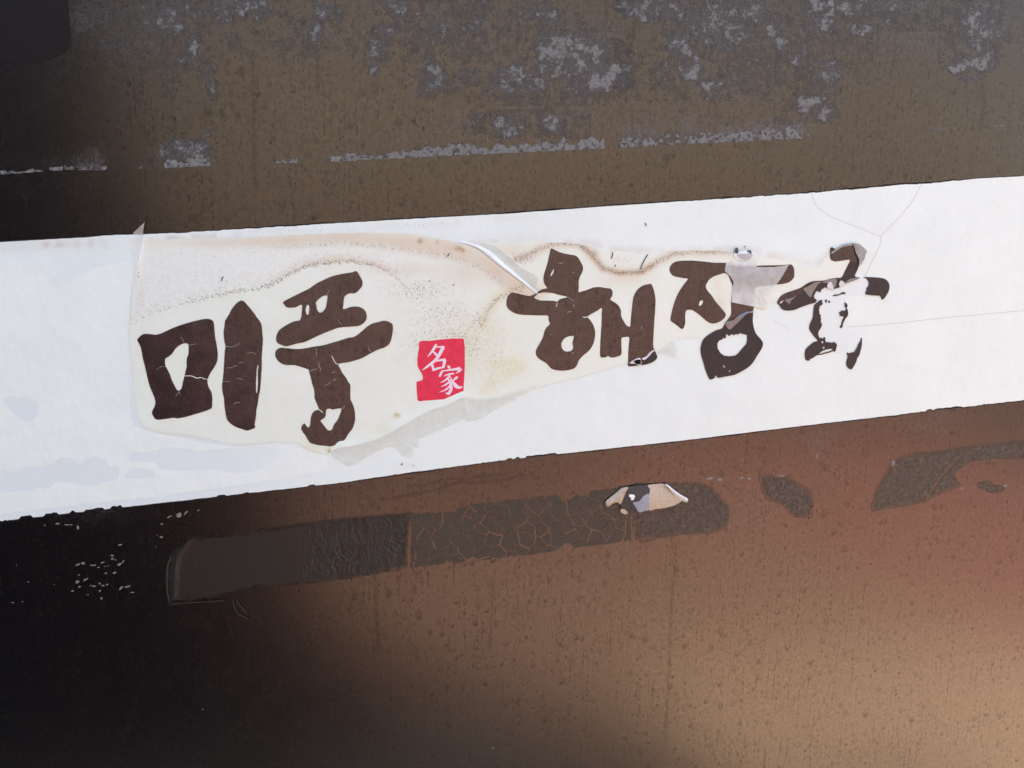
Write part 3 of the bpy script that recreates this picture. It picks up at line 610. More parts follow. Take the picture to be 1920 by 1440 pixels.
yf = M('yellowed_film')
_n = yf.noise(30, 4, .6)
_c = yf.mix(yf.ramp(_n, .3, .7), (0.765, 0.815, 0.67, 1), (0.79, 0.84, 0.71, 1))
_c = yf.mix(yf.attr('whiter'), _c, (0.785, 0.83, 0.722, 1))
_c = yf.mix(yf.math('MULTIPLY', yf.attr('yel'), 0.9), _c, (0.70, 0.66, 0.38, 1))
_c = yf.mix(yf.math('MULTIPLY', yf.attr('tan'), 0.95), _c, (0.66, 0.56, 0.40, 1))
_m1 = yf.ramp(yf.noise(300, 5, .7), .42, .7); _c = yf.mix(yf.math('MULTIPLY', _m1, yf.math('MULTIPLY', yf.attr('speck'), .5)), _c, (0.52, 0.46, 0.33, 1))
_c = yf.mix(yf.attr('rust'), _c, (0.36, 0.22, 0.075, 1))
_w = yf.warp(.002, 500)
_s1 = yf.noise(820, 2, .5, vec=_w, sy=1150); _s2 = yf.noise(560, 2, .5, vec=_w, sy=800, off=4); _at = yf.attr('speck')
_th = yf.math('SUBTRACT', 0.84, yf.math('MULTIPLY', _at, 0.31)); _k1 = yf.ramp(_s1, _th, yf.math('ADD', _th, .035))
_th2 = yf.math('SUBTRACT', 0.84, yf.math('MULTIPLY', _at, 0.235)); _k2 = yf.ramp(_s2, _th2, yf.math('ADD', _th2, .03))
_k = yf.math('MULTIPLY', yf.math('MAXIMUM', _k1, _k2), yf.ramp(_at, .06, .3))
_c = yf.mix(yf.math('MULTIPLY', _k, .78), _c, (0.145, 0.11, 0.075, 1))
yf.set('Base Color', _c); yf.set('Roughness', .38); yf.set('Specular IOR Level', .45)
yf.bump(yf.math('ADD', yf.math('MULTIPLY', yf.noise(55, 3, .5), 1.0), yf.math('MULTIPLY', _k, .12)), .0004)
def h_film(P):
    x, y = P[:, 0], P[:, 1]; l, _ = linedist(P, [(760, 437), (800, 443), (850, 453), (880, 461), (900, 471), (930, 495), (965, 522), (1009, 553)])
    v = .0005 * np.exp(-(l / 9) ** 2) * sstep(700, 860, x) * sstep(1012, 960, x)
    l2, _ = linedist(P, [(640, 840), (700, 827), (760, 797), (840, 760), (870, 746)]); v += .0007 * np.exp(-(l2 / 12) ** 2)
    v += .0008 * np.exp(-(linedist(P, [(270, 440), (262, 480), (256, 520)])[0] / 5) ** 2)
    return v + .00025 * (fbm(x, y, 70, 8) - .3) * sstep(0, 60, np.abs(x - 250))
film = sheet('clear_film', [jag(jag(crom(film_poly, 2.5), 1.2, 14, 3), .8, 4, 9)], [], 0.00085, yf.m, strip, 0.00006, 4.5, curve=False, hfn=h_film,
             attrs={'whiter': f_white, 'tan': f_tan, 'yel': f_yel, 'rust': f_rust, 'speck': f_speck})

# ------------------------------------------------------------------ the brush lettering
print_m = M('brown_print')
_r = print_m.rain(); _e = print_m.attr('bare')
_c = print_m.mix(print_m.ramp(print_m.noise(70, 6, .72), .34, .66), (0.022, 0.0115, 0.0122, 1), (0.040, 0.0212, 0.0218, 1))
_sp = print_m.ramp(print_m.noise(1500, 3, .65), .66, .8); _c = print_m.mix(print_m.math('MULTIPLY', _sp, .35), _c, (0.10, 0.075, 0.068, 1))
_c = print_m.mix(print_m.math('MULTIPLY', _e, .8), _c, (0.054, 0.041, 0.037, 1))
print_m.set('Base Color', _c)
print_m.set('Roughness', print_m.math('ADD', print_m.math('ADD', .27, print_m.math('MULTIPLY', _e, .35)), print_m.math('MULTIPLY', _r, .05)))
print_m.set('IOR', 1.72); print_m.set('Specular Tint', (1.0, 0.89, 0.84, 1))
print_m.set('Specular IOR Level', print_m.math('MULTIPLY', print_m.math('SUBTRACT', .5, print_m.math('MULTIPLY', _e, .36)), print_m.math('SUBTRACT', 1.0, print_m.math('MULTIPLY', _r, .62))))
print_m.bump(print_m.math('ADD', print_m.noise(500, 3, .5), print_m.math('MULTIPLY', _r, -.6)), .00003)
LH = 0.00108
def crackline(pts, w=0.75):
    q = crom(pts, 4, False); q = jag(q, .8, 5, 6); k = len(q)
    return brush([(x, y, w * (0.35 + .65 * math.sin(math.pi * min(1, (i + .6) / k * 1.0)) ** .5)) for i, (x, y) in enumerate(q)])
def letter(outs, holes=(), cracks=(), bare=None, raw=(), **kw):
    hs = [crom(h) for h in holes] + [crackline(c) if not isinstance(c, tuple) else crackline(c[0], c[1]) for c in cracks] + [np.asarray(r_, float) for r_ in raw]
    return sheet('letter', outs, hs, LH, print_m.m, strip, 0.00010, 7, attrs={'bare': bare or (lambda P: np.zeros(len(P)))},
                 hfn=lambda P: .00025 * (fbm(P[:, 0], P[:, 1], 70, 8) - .3) + h_film(P) * 0, **kw)
A = lambda p: tr(240, 480, 6, p); CC = lambda p: tr(480, 480, 6, p); FF = lambda p: tr(920, 440, 6, p); HH = lambda p: tr(1220, 440, 6, p); JJ = lambda p: tr(1400, 440, 6, p); KK = lambda p: tr(1440, 500, 7.2, p)
# mi
letter([A([(103, 945), (125, 915), (160, 885), (205, 875), (260, 880), (320, 885), (380, 868), (450, 835), (520, 805), (600, 775), (700, 745), (800, 720), (870, 708), (920, 710), (950, 725), (965, 755), (972, 830), (980, 910), (995, 990), (1008, 1080), (1008, 1150), (1000, 1190), (970, 1250), (930, 1310), (903, 1365), (893, 1410), (905, 1470), (935, 1525), (947, 1580), (947, 1650), (943, 1705), (920, 1725), (850, 1750), (750, 1780), (650, 1810), (560, 1826), (510, 1820), (430, 1832), (360, 1840), (315, 1838), (290, 1810), (270, 1772), (275, 1740), (300, 1690), (308, 1650), (300, 1600), (275, 1540), (240, 1450), (215, 1350), (190, 1240), (165, 1140), (150, 1050), (138, 1015), (120, 975)]),
        A([(1285, 500), (1310, 515), (1350, 560), (1400, 620), (1450, 690), (1490, 745), (1505, 790), (1510, 850), (1517, 930), (1515, 1000), (1508, 1080), (1505, 1160), (1505, 1240), (1500, 1320), (1495, 1400), (1487, 1500), (1470, 1580), (1460, 1660), (1445, 1730), (1440, 1800), (1430, 1860), (1425, 1900), (1432, 1930), (1400, 1945), (1345, 1963), (1290, 1950), (1220, 1925), (1160, 1890), (1120, 1850), (1105, 1810), (1095, 1750), (1085, 1680), (1080, 1600), (1065, 1540), (1060, 1500), (1060, 1440), (1068, 1380), (1075, 1300), (1080, 1220), (1085, 1140), (1090, 1060), (1098, 1020), (1085, 960), (1078, 900), (1076, 850), (1085, 790), (1090, 735), (1110, 700), (1140, 650), (1165, 600), (1200, 555), (1240, 515), (1265, 503)])],
       [A([(620, 985), (675, 985), (682, 1010), (682, 1080), (678, 1110), (665, 1140), (658, 1190), (660, 1240), (650, 1290), (637, 1345), (625, 1390), (613, 1440), (605, 1480), (585, 1510), (565, 1515), (545, 1500), (520, 1450), (490, 1390), (470, 1330), (440, 1270), (420, 1230), (415, 1170), (420, 1155), (450, 1135), (490, 1105), (515, 1070), (540, 1035), (580, 1005)]),
        A([(1465, 1220), (1469, 1240), (1461, 1290), (1462, 1400), (1460, 1480), (1452, 1540), (1443, 1545), (1440, 1500), (1440, 1420), (1445, 1340), (1450, 1260)])],
       [A([(635, 980), (615, 945), (590, 900)]), A([(690, 1002), (720, 996), (765, 990)]), A([(420, 1245), (380, 1246), (350, 1258), (315, 1280)]), (A([(640, 1350), (700, 1346), (735, 1355), (780, 1375), (815, 1368), (860, 1382), (900, 1390)]), 2.0), A([(575, 1520), (577, 1535), (590, 1560)]), A([(575, 1530), (550, 1560), (535, 1580)]),
        A([(1098, 1014), (1150, 1020), (1200, 1015), (1225, 1000), (1260, 982)]), A([(1110, 1257), (1165, 1254), (1210, 1240), (1240, 1230)]), A([(1240, 1208), (1270, 1200), (1302, 1196)]), A([(1335, 1100), (1375, 1085), (1400, 1085), (1440, 1105)]), A([(1062, 1412), (1100, 1415), (1140, 1412)]), A([(1215, 1385), (1245, 1377), (1290, 1395)]), A([(1185, 1672), (1220, 1650), (1260, 1648)])],
       label='first letter, a box shape beside an upright stroke')
# pung
letter([CC([(303, 520), (340, 495), (420, 455), (520, 405), (600, 365), (680, 310), (760, 270), (850, 230), (960, 203), (1040, 190), (1095, 180), (1120, 168), (1140, 178), (1165, 220), (1190, 265), (1200, 300), (1190, 345), (1165, 375), (1130, 410), (1105, 420), (1060, 420), (1020, 435), (995, 460), (988, 500), (982, 560), (978, 595), (1010, 592), (1060, 575), (1110, 568), (1160, 572), (1200, 590), (1230, 620), (1245, 660), (1245, 700), (1225, 740), (1190, 770), (1150, 787), (1060, 795), (960, 802), (900, 815), (840, 838), (760, 870), (680, 905), (600, 945), (540, 970), (460, 985), (400, 1002), (340, 1015), (290, 1003), (245, 980), (228, 955), (230, 900), (245, 860), (270, 825), (310, 798), (370, 762), (430, 735), (490, 725), (505, 705), (512, 660), (517, 600), (520, 548), (495, 550), (460, 570), (430, 580), (350, 578), (320, 550)]),
        CC([(215, 1100), (222, 1070), (245, 1045), (280, 1033), (330, 1035), (420, 1045), (500, 1045), (570, 1035), (650, 1020), (760, 1003), (860, 975), (960, 945), (1040, 920), (1100, 910), (1150, 880), (1200, 840), (1250, 795), (1310, 760), (1380, 742), (1440, 728), (1500, 742), (1535, 770), (1540, 830), (1532, 890), (1515, 960), (1490, 1000), (1440, 1030), (1370, 1055), (1290, 1095), (1200, 1145), (1130, 1170), (1040, 1195), (930, 1215), (950, 1270), (975, 1320), (1010, 1365), (1040, 1420), (1060, 1445), (1062, 1520), (1062, 1600), (1068, 1625), (1090, 1670), (1108, 1730), (1115, 1800), (1110, 1870), (1085, 1940), (1040, 2000), (1010, 2050), (970, 2095), (920, 2115), (850, 2140), (770, 2135), (690, 2125), (610, 2102), (580, 2060), (550, 2010), (520, 1970), (508, 1940), (520, 1905), (545, 1883), (565, 1910), (585, 1930), (600, 1923), (610, 1890), (615, 1840), (625, 1790), (650, 1750), (690, 1732), (715, 1732), (700, 1700), (680, 1650), (660, 1600), (658, 1540), (650, 1490), (630, 1430), (615, 1360), (597, 1300), (595, 1280), (560, 1265), (500, 1245), (430, 1228), (330, 1225), (280, 1205), (240, 1170), (222, 1135)])],
       [CC([(580, 545), (597, 555), (600, 590), (596, 640), (588, 662), (575, 662), (562, 630), (558, 600), (568, 560)]), CC([(800, 442), (805, 460), (798, 510), (788, 570), (770, 605), (745, 630), (715, 638), (695, 620), (682, 580), (678, 550), (670, 530), (690, 500), (730, 465), (760, 448)]),
        CC([(795, 1725), (840, 1717), (850, 1728), (900, 1720), (955, 1713), (960, 1735), (945, 1780), (920, 1840), (890, 1880), (870, 1910), (860, 1950), (835, 1965), (810, 1960), (775, 1920), (745, 1880), (725, 1852), (760, 1828), (780, 1810), (785, 1770)])],
       [CC([(803, 440), (812, 400), (822, 388)]), CC([(922, 715), (935, 745), (955, 760), (958, 785)]), CC([(675, 1035), (682, 1080), (676, 1140)]), (CC([(850, 1120), (880, 1180), (905, 1212), (930, 1215)]), 2.0), CC([(600, 1298), (640, 1280), (690, 1272)]), CC([(720, 1180), (700, 1215), (720, 1260), (722, 1310)]), CC([(770, 1460), (830, 1430), (832, 1405)]), CC([(845, 1310), (900, 1303)]), CC([(860, 1395), (915, 1390)]), (CC([(712, 1732), (735, 1745), (755, 1765)]), 2.0), CC([(958, 1730), (980, 1712), (1000, 1690)]), CC([(1260, 1020), (1275, 1055), (1295, 1078)])],
       label='second letter, two stacked bars over a stem with a hooked ring')
# hae
def bare_hae(P): return (P[:, 0] > 1174) * sstep(0, 3, P[:, 1] - np.interp(P[:, 0], [1176, 1190, 1200, 1211, 1220, 1226, 1232], [676, 672, 670, 666, 658, 655, 655]))
letter([FF([(685, 152), (710, 165), (760, 190), (830, 212), (900, 225), (955, 235), (985, 260), (1015, 310), (1038, 360), (1035, 410), (1015, 450), (998, 490), (990, 540), (992, 590), (990, 645), (1040, 635), (1110, 612), (1170, 592), (1230, 590), (1290, 600), (1350, 608), (1370, 640), (1368, 690), (1345, 728), (1400, 765), (1440, 800), (1465, 850), (1468, 915), (1490, 960), (1520, 1010), (1550, 1035), (1568, 1035), (1575, 1000), (1580, 920), (1590, 830), (1600, 740), (1620, 670), (1660, 610), (1720, 570), (1770, 558), (1805, 555), (1825, 590), (1845, 660), (1855, 740), (1850, 850), (1842, 960), (1835, 1080), (1830, 1180), (1830, 1260), (1850, 1310), (1875, 1370), (1865, 1400), (1830, 1430), (1770, 1455), (1680, 1470), (1550, 1480), (1548, 1440), (1548, 1340), (1555, 1240), (1560, 1155), (1510, 1152), (1475, 1160), (1470, 1210), (1472, 1280), (1470, 1345), (1430, 1370), (1370, 1383), (1335, 1375), (1323, 1362), (1300, 1378), (1240, 1380), (1232, 1340), (1233, 1240), (1240, 1120), (1248, 1000), (1250, 900), (1252, 825), (1200, 855), (1090, 922), (1120, 960), (1155, 1020), (1175, 1090), (1170, 1170), (1145, 1250), (1100, 1310), (1040, 1360), (995, 1410), (970, 1470), (945, 1500), (890, 1520), (810, 1530), (730, 1522), (680, 1505), (650, 1470), (610, 1435), (550, 1400), (515, 1360), (508, 1310), (525, 1270), (560, 1210), (590, 1150), (605, 1090), (625, 1050), (665, 1005), (652, 960), (645, 912), (560, 908), (450, 905), (350, 900), (270, 882), (210, 845), (180, 800), (180, 740), (195, 690), (225, 655), (250, 650), (300, 660), (370, 678), (430, 690), (470, 680), (520, 655), (550, 630), (590, 612), (635, 605), (640, 600), (615, 570), (598, 530), (595, 480), (605, 430), (625, 370), (645, 300), (660, 230), (670, 180)])],
       [FF([(713, 385), (712, 405), (700, 440), (680, 468), (672, 465), (682, 430), (700, 400)]), FF([(490, 708), (515, 680), (560, 655), (620, 650), (700, 658), (780, 680), (865, 700), (820, 715), (775, 728), (750, 755), (720, 745), (640, 742), (560, 740), (515, 725)]), FF([(935, 1140), (930, 1180), (920, 1220), (930, 1265), (915, 1300), (870, 1315), (825, 1305), (800, 1270), (795, 1240), (808, 1195), (840, 1160), (885, 1142)])],
       [(FF([(750, 765), (742, 790), (735, 815)]), 1.8), FF([(870, 705), (900, 720), (935, 750)]), (FF([(1035, 925), (1060, 930), (1092, 924)]), 2.0), FF([(860, 880), (880, 865), (915, 865)]), FF([(920, 800), (940, 790), (935, 830)]), FF([(765, 318), (800, 322), (830, 312)]), FF([(920, 430), (945, 428)]), FF([(1690, 1060), (1705, 1030)]), FF([(665, 1125), (700, 1120)]), FF([(905, 1320), (935, 1340)])],
       bare=bare_hae, label='third letter, largest, with a dark peeled foot')
# jeong
def bare_jeong(P): return sstep(0, 3, P[:, 1] - np.interp(P[:, 0], [1350, 1362, 1372, 1390, 1400, 1412], [612, 606, 602, 590, 586, 583])) * (P[:, 0] < 1440) * (P[:, 1] > 575)
letter([HH([(212, 400), (220, 360), (250, 320), (300, 300), (380, 292), (480, 292), (600, 303), (720, 315), (853, 318), (960, 340), (1100, 350), (1300, 345), (1480, 342), (1552, 336), (1580, 335), (1605, 360), (1615, 400), (1615, 470), (1590, 510), (1545, 540), (1480, 555), (1420, 560), (1330, 572), (1180, 590), (1178, 700), (1160, 815), (1152, 900), (1150, 980), (1165, 1060), (1190, 1120), (1240, 1175), (1265, 1225), (1250, 1280), (1200, 1360), (1150, 1440), (1100, 1490), (1020, 1540), (950, 1575), (880, 1590), (820, 1600), (760, 1610), (740, 1598), (720, 1612), (670, 1632), (645, 1590), (620, 1530), (595, 1440), (570, 1360), (562, 1280), (575, 1220), (595, 1175), (650, 1125), (740, 1075), (800, 1055), (830, 1010), (870, 950), (905, 890), (905, 762), (915, 680), (925, 590), (900, 520), (868, 450), (833, 432), (780, 445), (710, 470), (660, 505), (630, 550), (620, 590), (640, 630), (690, 690), (730, 750), (790, 820), (845, 893), (835, 930), (800, 965), (750, 990), (695, 1000), (650, 985), (610, 955), (570, 920), (520, 880), (470, 850), (430, 843), (405, 848), (392, 880), (388, 940), (388, 1000), (375, 1040), (355, 1063), (320, 1040), (270, 1000), (225, 965), (232, 900), (250, 820), (275, 740), (310, 660), (360, 580), (420, 498), (380, 490), (320, 480), (260, 465), (230, 440)])],
       [HH([(555, 745), (590, 740), (590, 760), (575, 790), (545, 802), (545, 775)])],
       [], bare=bare_jeong, raw=[HH([(848, 1125), (858, 1118), (868, 1126), (880, 1142), (892, 1134), (910, 1120), (922, 1122), (932, 1132), (946, 1128), (960, 1115), (975, 1124), (988, 1122), (1000, 1108), (1085, 1128), (1085, 1200), (1075, 1230), (1030, 1280), (980, 1340), (950, 1360), (890, 1368), (830, 1362), (785, 1330), (755, 1280), (750, 1230), (770, 1192), (806, 1178), (815, 1160), (828, 1168), (846, 1162)]),
        HH([(815, 1465), (828, 1470), (840, 1490), (832, 1502), (818, 1490)]), HH([(885, 1522), (897, 1520), (896, 1540), (884, 1552), (880, 1538)]), HH([(725, 1640), (722, 1600), (732, 1578), (742, 1596), (750, 1640)])],
       label='fourth letter, partly under a clear tape piece, its ring exposed')
# guk, mostly torn away
letter([JJ([(945, 145), (965, 142), (1000, 160), (1050, 135), (1100, 110), (1170, 97), (1215, 97), (1270, 110), (1320, 150), (1345, 190), (1330, 235), (1325, 270), (1305, 300), (1290, 330), (1265, 350), (1245, 400), (1225, 440), (1220, 470), (1250, 480), (1275, 484), (1240, 505), (1180, 525), (1110, 552), (1085, 572), (1050, 590), (1010, 605), (985, 612), (960, 600), (930, 612), (905, 600), (880, 590), (870, 604), (850, 610), (832, 640), (815, 650), (800, 632), (780, 640), (770, 665), (756, 690), (762, 715), (790, 735), (770, 765), (700, 785), (600, 820), (540, 845), (460, 855), (410, 845), (380, 815), (365, 790), (345, 775), (350, 740), (375, 700), (420, 665), (500, 635), (600, 600), (680, 550), (740, 525), (800, 520), (870, 515), (950, 495), (1020, 485), (1070, 480), (1100, 420), (1140, 340), (1162, 285), (1100, 288), (1040, 297), (990, 300), (950, 285), (938, 260), (938, 210)]),
        JJ([(1310, 478), (1400, 478), (1500, 485), (1560, 500), (1595, 535), (1608, 570), (1600, 630), (1575, 680), (1550, 715), (1520, 732), (1505, 690), (1450, 685), (1340, 672), (1340, 640), (1352, 622), (1348, 600), (1368, 580), (1375, 555), (1370, 520), (1340, 490)]),
        JJ([(780, 772), (800, 760), (815, 742), (840, 732), (852, 738), (848, 758), (858, 770), (850, 790), (830, 800), (818, 812), (822, 830), (812, 848), (822, 870), (818, 890), (836, 905), (832, 930), (840, 950), (832, 972), (845, 1000), (848, 1022), (836, 1048), (812, 1085), (806, 1120), (815, 1150), (826, 1168), (842, 1158), (858, 1170), (872, 1150), (886, 1160), (884, 1185), (896, 1212), (920, 1208), (952, 1216), (985, 1208), (1002, 1218), (1018, 1246), (1010, 1270), (1004, 1300), (990, 1318), (974, 1310), (930, 1328), (890, 1335), (845, 1352), (815, 1352), (780, 1362), (745, 1388), (720, 1395), (708, 1414), (688, 1420), (665, 1408), (655, 1350), (665, 1290), (710, 1245), (760, 1205), (800, 1195), (750, 1130), (715, 1080), (705, 1040), (720, 990), (745, 930), (752, 850), (762, 790)]),
        JJ([(970, 682), (1010, 672), (1050, 670), (1060, 655), (1085, 644), (1115, 655), (1110, 668), (1070, 670), (1040, 682), (975, 693)]),
        JJ([(1098, 760), (1125, 772), (1138, 795), (1128, 820), (1140, 860), (1140, 910), (1112, 945), (1098, 975), (1084, 1000), (1080, 1035), (1062, 1056), (1048, 1040), (1062, 1015), (1078, 960), (1094, 922), (1070, 916), (1045, 918), (1052, 895), (1036, 882), (1060, 862), (1072, 850), (1085, 858), (1108, 852), (1122, 828), (1100, 808), (1106, 785)]),
        KK([(1258, 955), (1268, 968), (1270, 1000), (1265, 1070), (1250, 1140), (1228, 1205), (1202, 1240), (1200, 1265), (1180, 1310), (1150, 1360), (1120, 1390), (1090, 1375), (1062, 1340), (1058, 1290), (1070, 1240), (1080, 1205), (1062, 1180), (1070, 1155), (1085, 1170), (1130, 1158), (1168, 1150), (1185, 1115), (1206, 1090), (1215, 1050), (1245, 1010)]),
        JJ([(880, 742), (895, 728), (910, 735), (900, 748), (906, 762), (888, 764)]), JJ([(920, 748), (935, 740), (942, 756), (930, 770), (918, 762)])],
       [], [], raw=[JJ([(815, 1338), (850, 1310), (900, 1290), (950, 1283), (972, 1292), (940, 1310), (880, 1325), (830, 1342)]), JJ([(842, 1198), (858, 1195), (866, 1210), (856, 1224), (842, 1218)]), JJ([(856, 1264), (874, 1262), (880, 1276), (866, 1286), (854, 1278)])],
       bare=lambda P: np.clip(.9 - .9 * inpoly(P, JJ([(930, 200), (1050, 130), (1215, 95), (1240, 240), (1250, 330), (1162, 300), (930, 310)])) - .8 * inpoly(P, JJ([(340, 760), (360, 690), (700, 530), (830, 510), (620, 640), (440, 750)])), 0, 1),
       label='fifth letter, mostly flaked away to scraps')
# worn ground that shows where the fifth letter flaked off
worn_m = simple('worn_white', (0.77, 0.825, 0.755, 1), .7, .2, .03, 400, .0002)
sheet('worn_patch', [JJ([(770, 690), (850, 640), (940, 610), (1100, 560), (1270, 490), (1345, 495), (1372, 560), (1340, 670), (1130, 690), (1125, 770), (1100, 920), (1070, 1060), (1180, 1085), (1290, 1130), (1200, 1240), (1120, 1330), (1010, 1320), (1010, 1220), (890, 1190), (800, 1130), (840, 1000), (815, 840), (850, 760), (780, 735)])], [], 0.00072, worn_m, strip, 0.00005, 10)

# ------------------------------------------------------------------ red seal with two characters
seal_m = M('red_print'); _r = seal_m.rain()
_c = seal_m.mix(seal_m.ramp(seal_m.noise(200, 4, .6), .3, .7), (0.70, 0.020, 0.060, 1), (0.78, 0.028, 0.078, 1)); _c = seal_m.mix(seal_m.math('MULTIPLY', _r, .16), _c, (0.40, 0.03, 0.06, 1))
_c = seal_m.mix(seal_m.math('MULTIPLY', seal_m.ramp(seal_m.noise(1300, 3, .6), .45, .8), .14), _c, (0.45, .05, .09, 1))
seal_m.set('Base Color', _c); seal_m.set('Roughness', .4); seal_m.set('Specular IOR Level', .4)
E = lambda p: [(700 + x / 8, 600 + y / 8) for x, y in p]; EB = lambda p: brush([(700 + x / 8, 600 + y / 8, w_ / 8) for x, y, w_ in p])
seal = sheet('seal', [E([(700, 322), (850, 312), (1000, 295), (1150, 282), (1250, 278), (1350, 283), (1362, 330), (1372, 420), (1372, 560), (1372, 700), (1365, 850), (1355, 1000), (1350, 1150), (1300, 1160), (1200, 1175), (1050, 1190), (900, 1200), (780, 1208), (675, 1213), (660, 1150), (652, 1050), (650, 930), (690, 915), (735, 900), (743, 860), (730, 810), (690, 745), (665, 690), (660, 600), (668, 520), (685, 420)])], [], LH, seal_m.m, strip, 0.0001, 7, label='red square seal with two white characters')
chr_m = simple('pale_print', (0.84, 0.70, 0.74, 1), .45, .35, .03)
sheet('character', [EB(q) for q in ([(945, 362, 22), (930, 395, 42), (885, 465, 34), (845, 515, 22), (812, 550, 6)], [(950, 405, 16), (1000, 405, 26), (1058, 398, 26)], [(1066, 396, 14), (1045, 420, 52), (1010, 485, 50), (965, 560, 44), (925, 605, 40), (880, 645, 40), (800, 705, 30), (728, 758, 5)], [(895, 468, 14), (925, 500, 34), (958, 535, 32)],
      [(872, 640, 14), (888, 690, 40), (900, 766, 20)], [(905, 630, 12), (960, 612, 22), (1030, 600, 34), (1085, 600, 44)], [(1075, 598, 46), (1062, 650, 42), (1050, 720, 36)], [(892, 752, 36), (960, 728, 32), (1068, 708, 20)])], [], LH + .00008, chr_m, seal, 0.00004, 3, curve=False)
sheet('character', [EB(q) for q in ([(1112, 688, 14), (1132, 704, 44), (1152, 730, 18)], [(1040, 752, 16), (1018, 795, 36), (990, 852, 26)], [(1030, 768, 14), (1130, 752, 24), (1220, 740, 34), (1305, 728, 50)], [(1325, 735, 20), (1290, 765, 36), (1238, 798, 6)], [(1058, 843, 6), (1120, 818, 26), (1212, 800, 24)],
      [(1150, 828, 22), (1095, 890, 30), (1050, 920, 20), (1000, 942, 4)], [(1108, 868, 16), (1145, 920, 36), (1165, 985, 42), (1162, 1050, 46), (1125, 1105, 44), (1085, 1092, 8)], [(1150, 918, 26), (1085, 970, 26), (1010, 1002, 4)], [(1160, 970, 24), (1095, 1040, 26), (985, 1086, 4)], [(1265, 850, 24), (1240, 872, 40), (1185, 918, 8)], [(1150, 850, 14), (1190, 925, 34), (1240, 990, 60), (1290, 1012, 44), (1342, 1000, 6)])], [], LH + .00008, chr_m, seal, 0.00004, 3, curve=False)

# ------------------------------------------------------------------ loose film: fold, lifted band, flaps, spike, tape
def film_mat(name, col, alpha, rough=.3, bump=.0004, sc_=120, by=None):
    m = M(name); n = m.noise(sc_, 4, .6)
    m.set('Base Color', m.mix(n, tuple(c * .9 for c in col[:3]) + (1,), col)); m.set('Roughness', rough); m.set('Specular IOR Level', .35)
    m.bump(n, bump); tr_ = m.n('ShaderNodeBsdfTransparent'); mx = m.n('ShaderNodeMixShader')
    m.link(m.math('MULTIPLY', m.ramp(n, .25, .75, .92, 1.08), m.attr(by) if by else alpha, True), mx.inputs[0]); m.t.links.new(tr_.outputs[0], mx.inputs[1]); m.t.links.new(m.b.outputs[0], mx.inputs[2]); m.t.links.new(mx.outputs[0], m.out.inputs[0])
    return m.m
fold_m = film_mat('folded_film', (0.88, 0.92, 0.88, 1), 1.0, .65, .0002)
veil_m = film_mat('grey_veil', (0.80, 0.85, 0.73, 1), .5, .55, .0003)
lift_m = film_mat('lifted_film', (0.86, 0.885, 0.775, 1), .5, .5, .0007, 90)
clear_m = film_mat('clear_scrap', (0.62, 0.62, 0.60, 1), .7, .35, .0004, 500)
tape_c = film_mat('cloudy_tape', (0.86, 0.87, 0.79, 1), .50, .45, .0008, 130, by='cloud')
grey_m = film_mat('grey_backing', (0.275, 0.245, 0.22, 1), .95, .3, .0005, 500)
def ridge(name, line, h, mat, parent, lift0=.0009):
    """a pinched fold of film: a half-round ridge along a line of (x, y, width)"""
    P = np.array([(x, y) for x, y, _ in line], float); Wd = [w_ for *_, w_ in line]; Q = crom(P, 3, False); t = np.linspace(0, 1, len(Q)); wq = np.interp(t, np.linspace(0, 1, len(Wd)), Wd)
    T = np.gradient(Q, axis=0); T /= np.hypot(*T.T)[:, None]; N = np.stack([-T[:, 1], T[:, 0]], 1); k = 9; V = []
    for i in range(len(Q)):
        for j in range(k):
            a = math.pi * j / (k - 1); wob = 1 + .25 * (vnoise(np.array([i * .35]), np.array([j * .1]), 3)[0] - .5)
            V.append(at([Q[i] + N[i] * (-math.cos(a)) * wq[i] / 2], lift0 + h * math.sin(a) * wob * wq[i] / max(Wd))[0])
    I = np.arange(len(V)).reshape(len(Q), k)
    F_ = np.stack([I[:-1, :-1].ravel(), I[1:, :-1].ravel(), I[1:, 1:].ravel(), I[:-1, 1:].ravel()], 1)
    return new_obj(name, mesh_from(name, V, F_), mat, parent)
sheet('film_veil', [[(900, 458), (912, 456), (930, 462), (950, 478), (975, 500), (1008, 520), (1006, 536), (1004, 545), (985, 526), (950, 497), (925, 474)]], [], 0.00105, veil_m, strip, 0.0, 6)
ridge('film_fold', [(862, 454, 2), (882, 458, 5), (905, 468, 9), (935, 492, 10), (965, 516, 9), (990, 536, 6.5), (1003, 547, 4), (1013, 555, 1.5)], .0015, fold_m, strip)
ridge('film_fold', [(270, 441, 2.5), (267, 462, 3), (262, 482, 4), (257, 505, 2)], .0012, fold_m, strip)
lift_poly = [(620, 849), (636, 839), (660, 836), (700, 826), (730, 812), (760, 795), (800, 772), (840, 758), (868, 746), (900, 748), (930, 746), (965, 736), (1010, 722), (985, 737), (960, 752), (930, 768), (905, 783), (880, 790), (868, 786), (845, 797), (815, 810), (786, 824), (783, 839), (778, 838), (772, 836), (775, 846), (772, 856), (757, 855), (748, 846), (738, 838), (720, 840), (690, 856), (656, 874), (640, 866)]
sheet('lifted_edge', [jag(crom(lift_poly, 2.5), .5, 6, 2)], [], 0.0010, lift_m, strip, 0.00004, 5, curve=False,
      hfn=lambda P: .0012 * np.exp(-(linedist(P, [(640, 838), (700, 826), (760, 797), (868, 748), (1000, 724)])[0] / 14) ** 2) + .0012 * np.exp(-(linedist(P, [(868, 746), (876, 775)])[0] / 4) ** 2) + .0008 * (fbm(P[:, 0], P[:, 1], 24, 5) - .3))
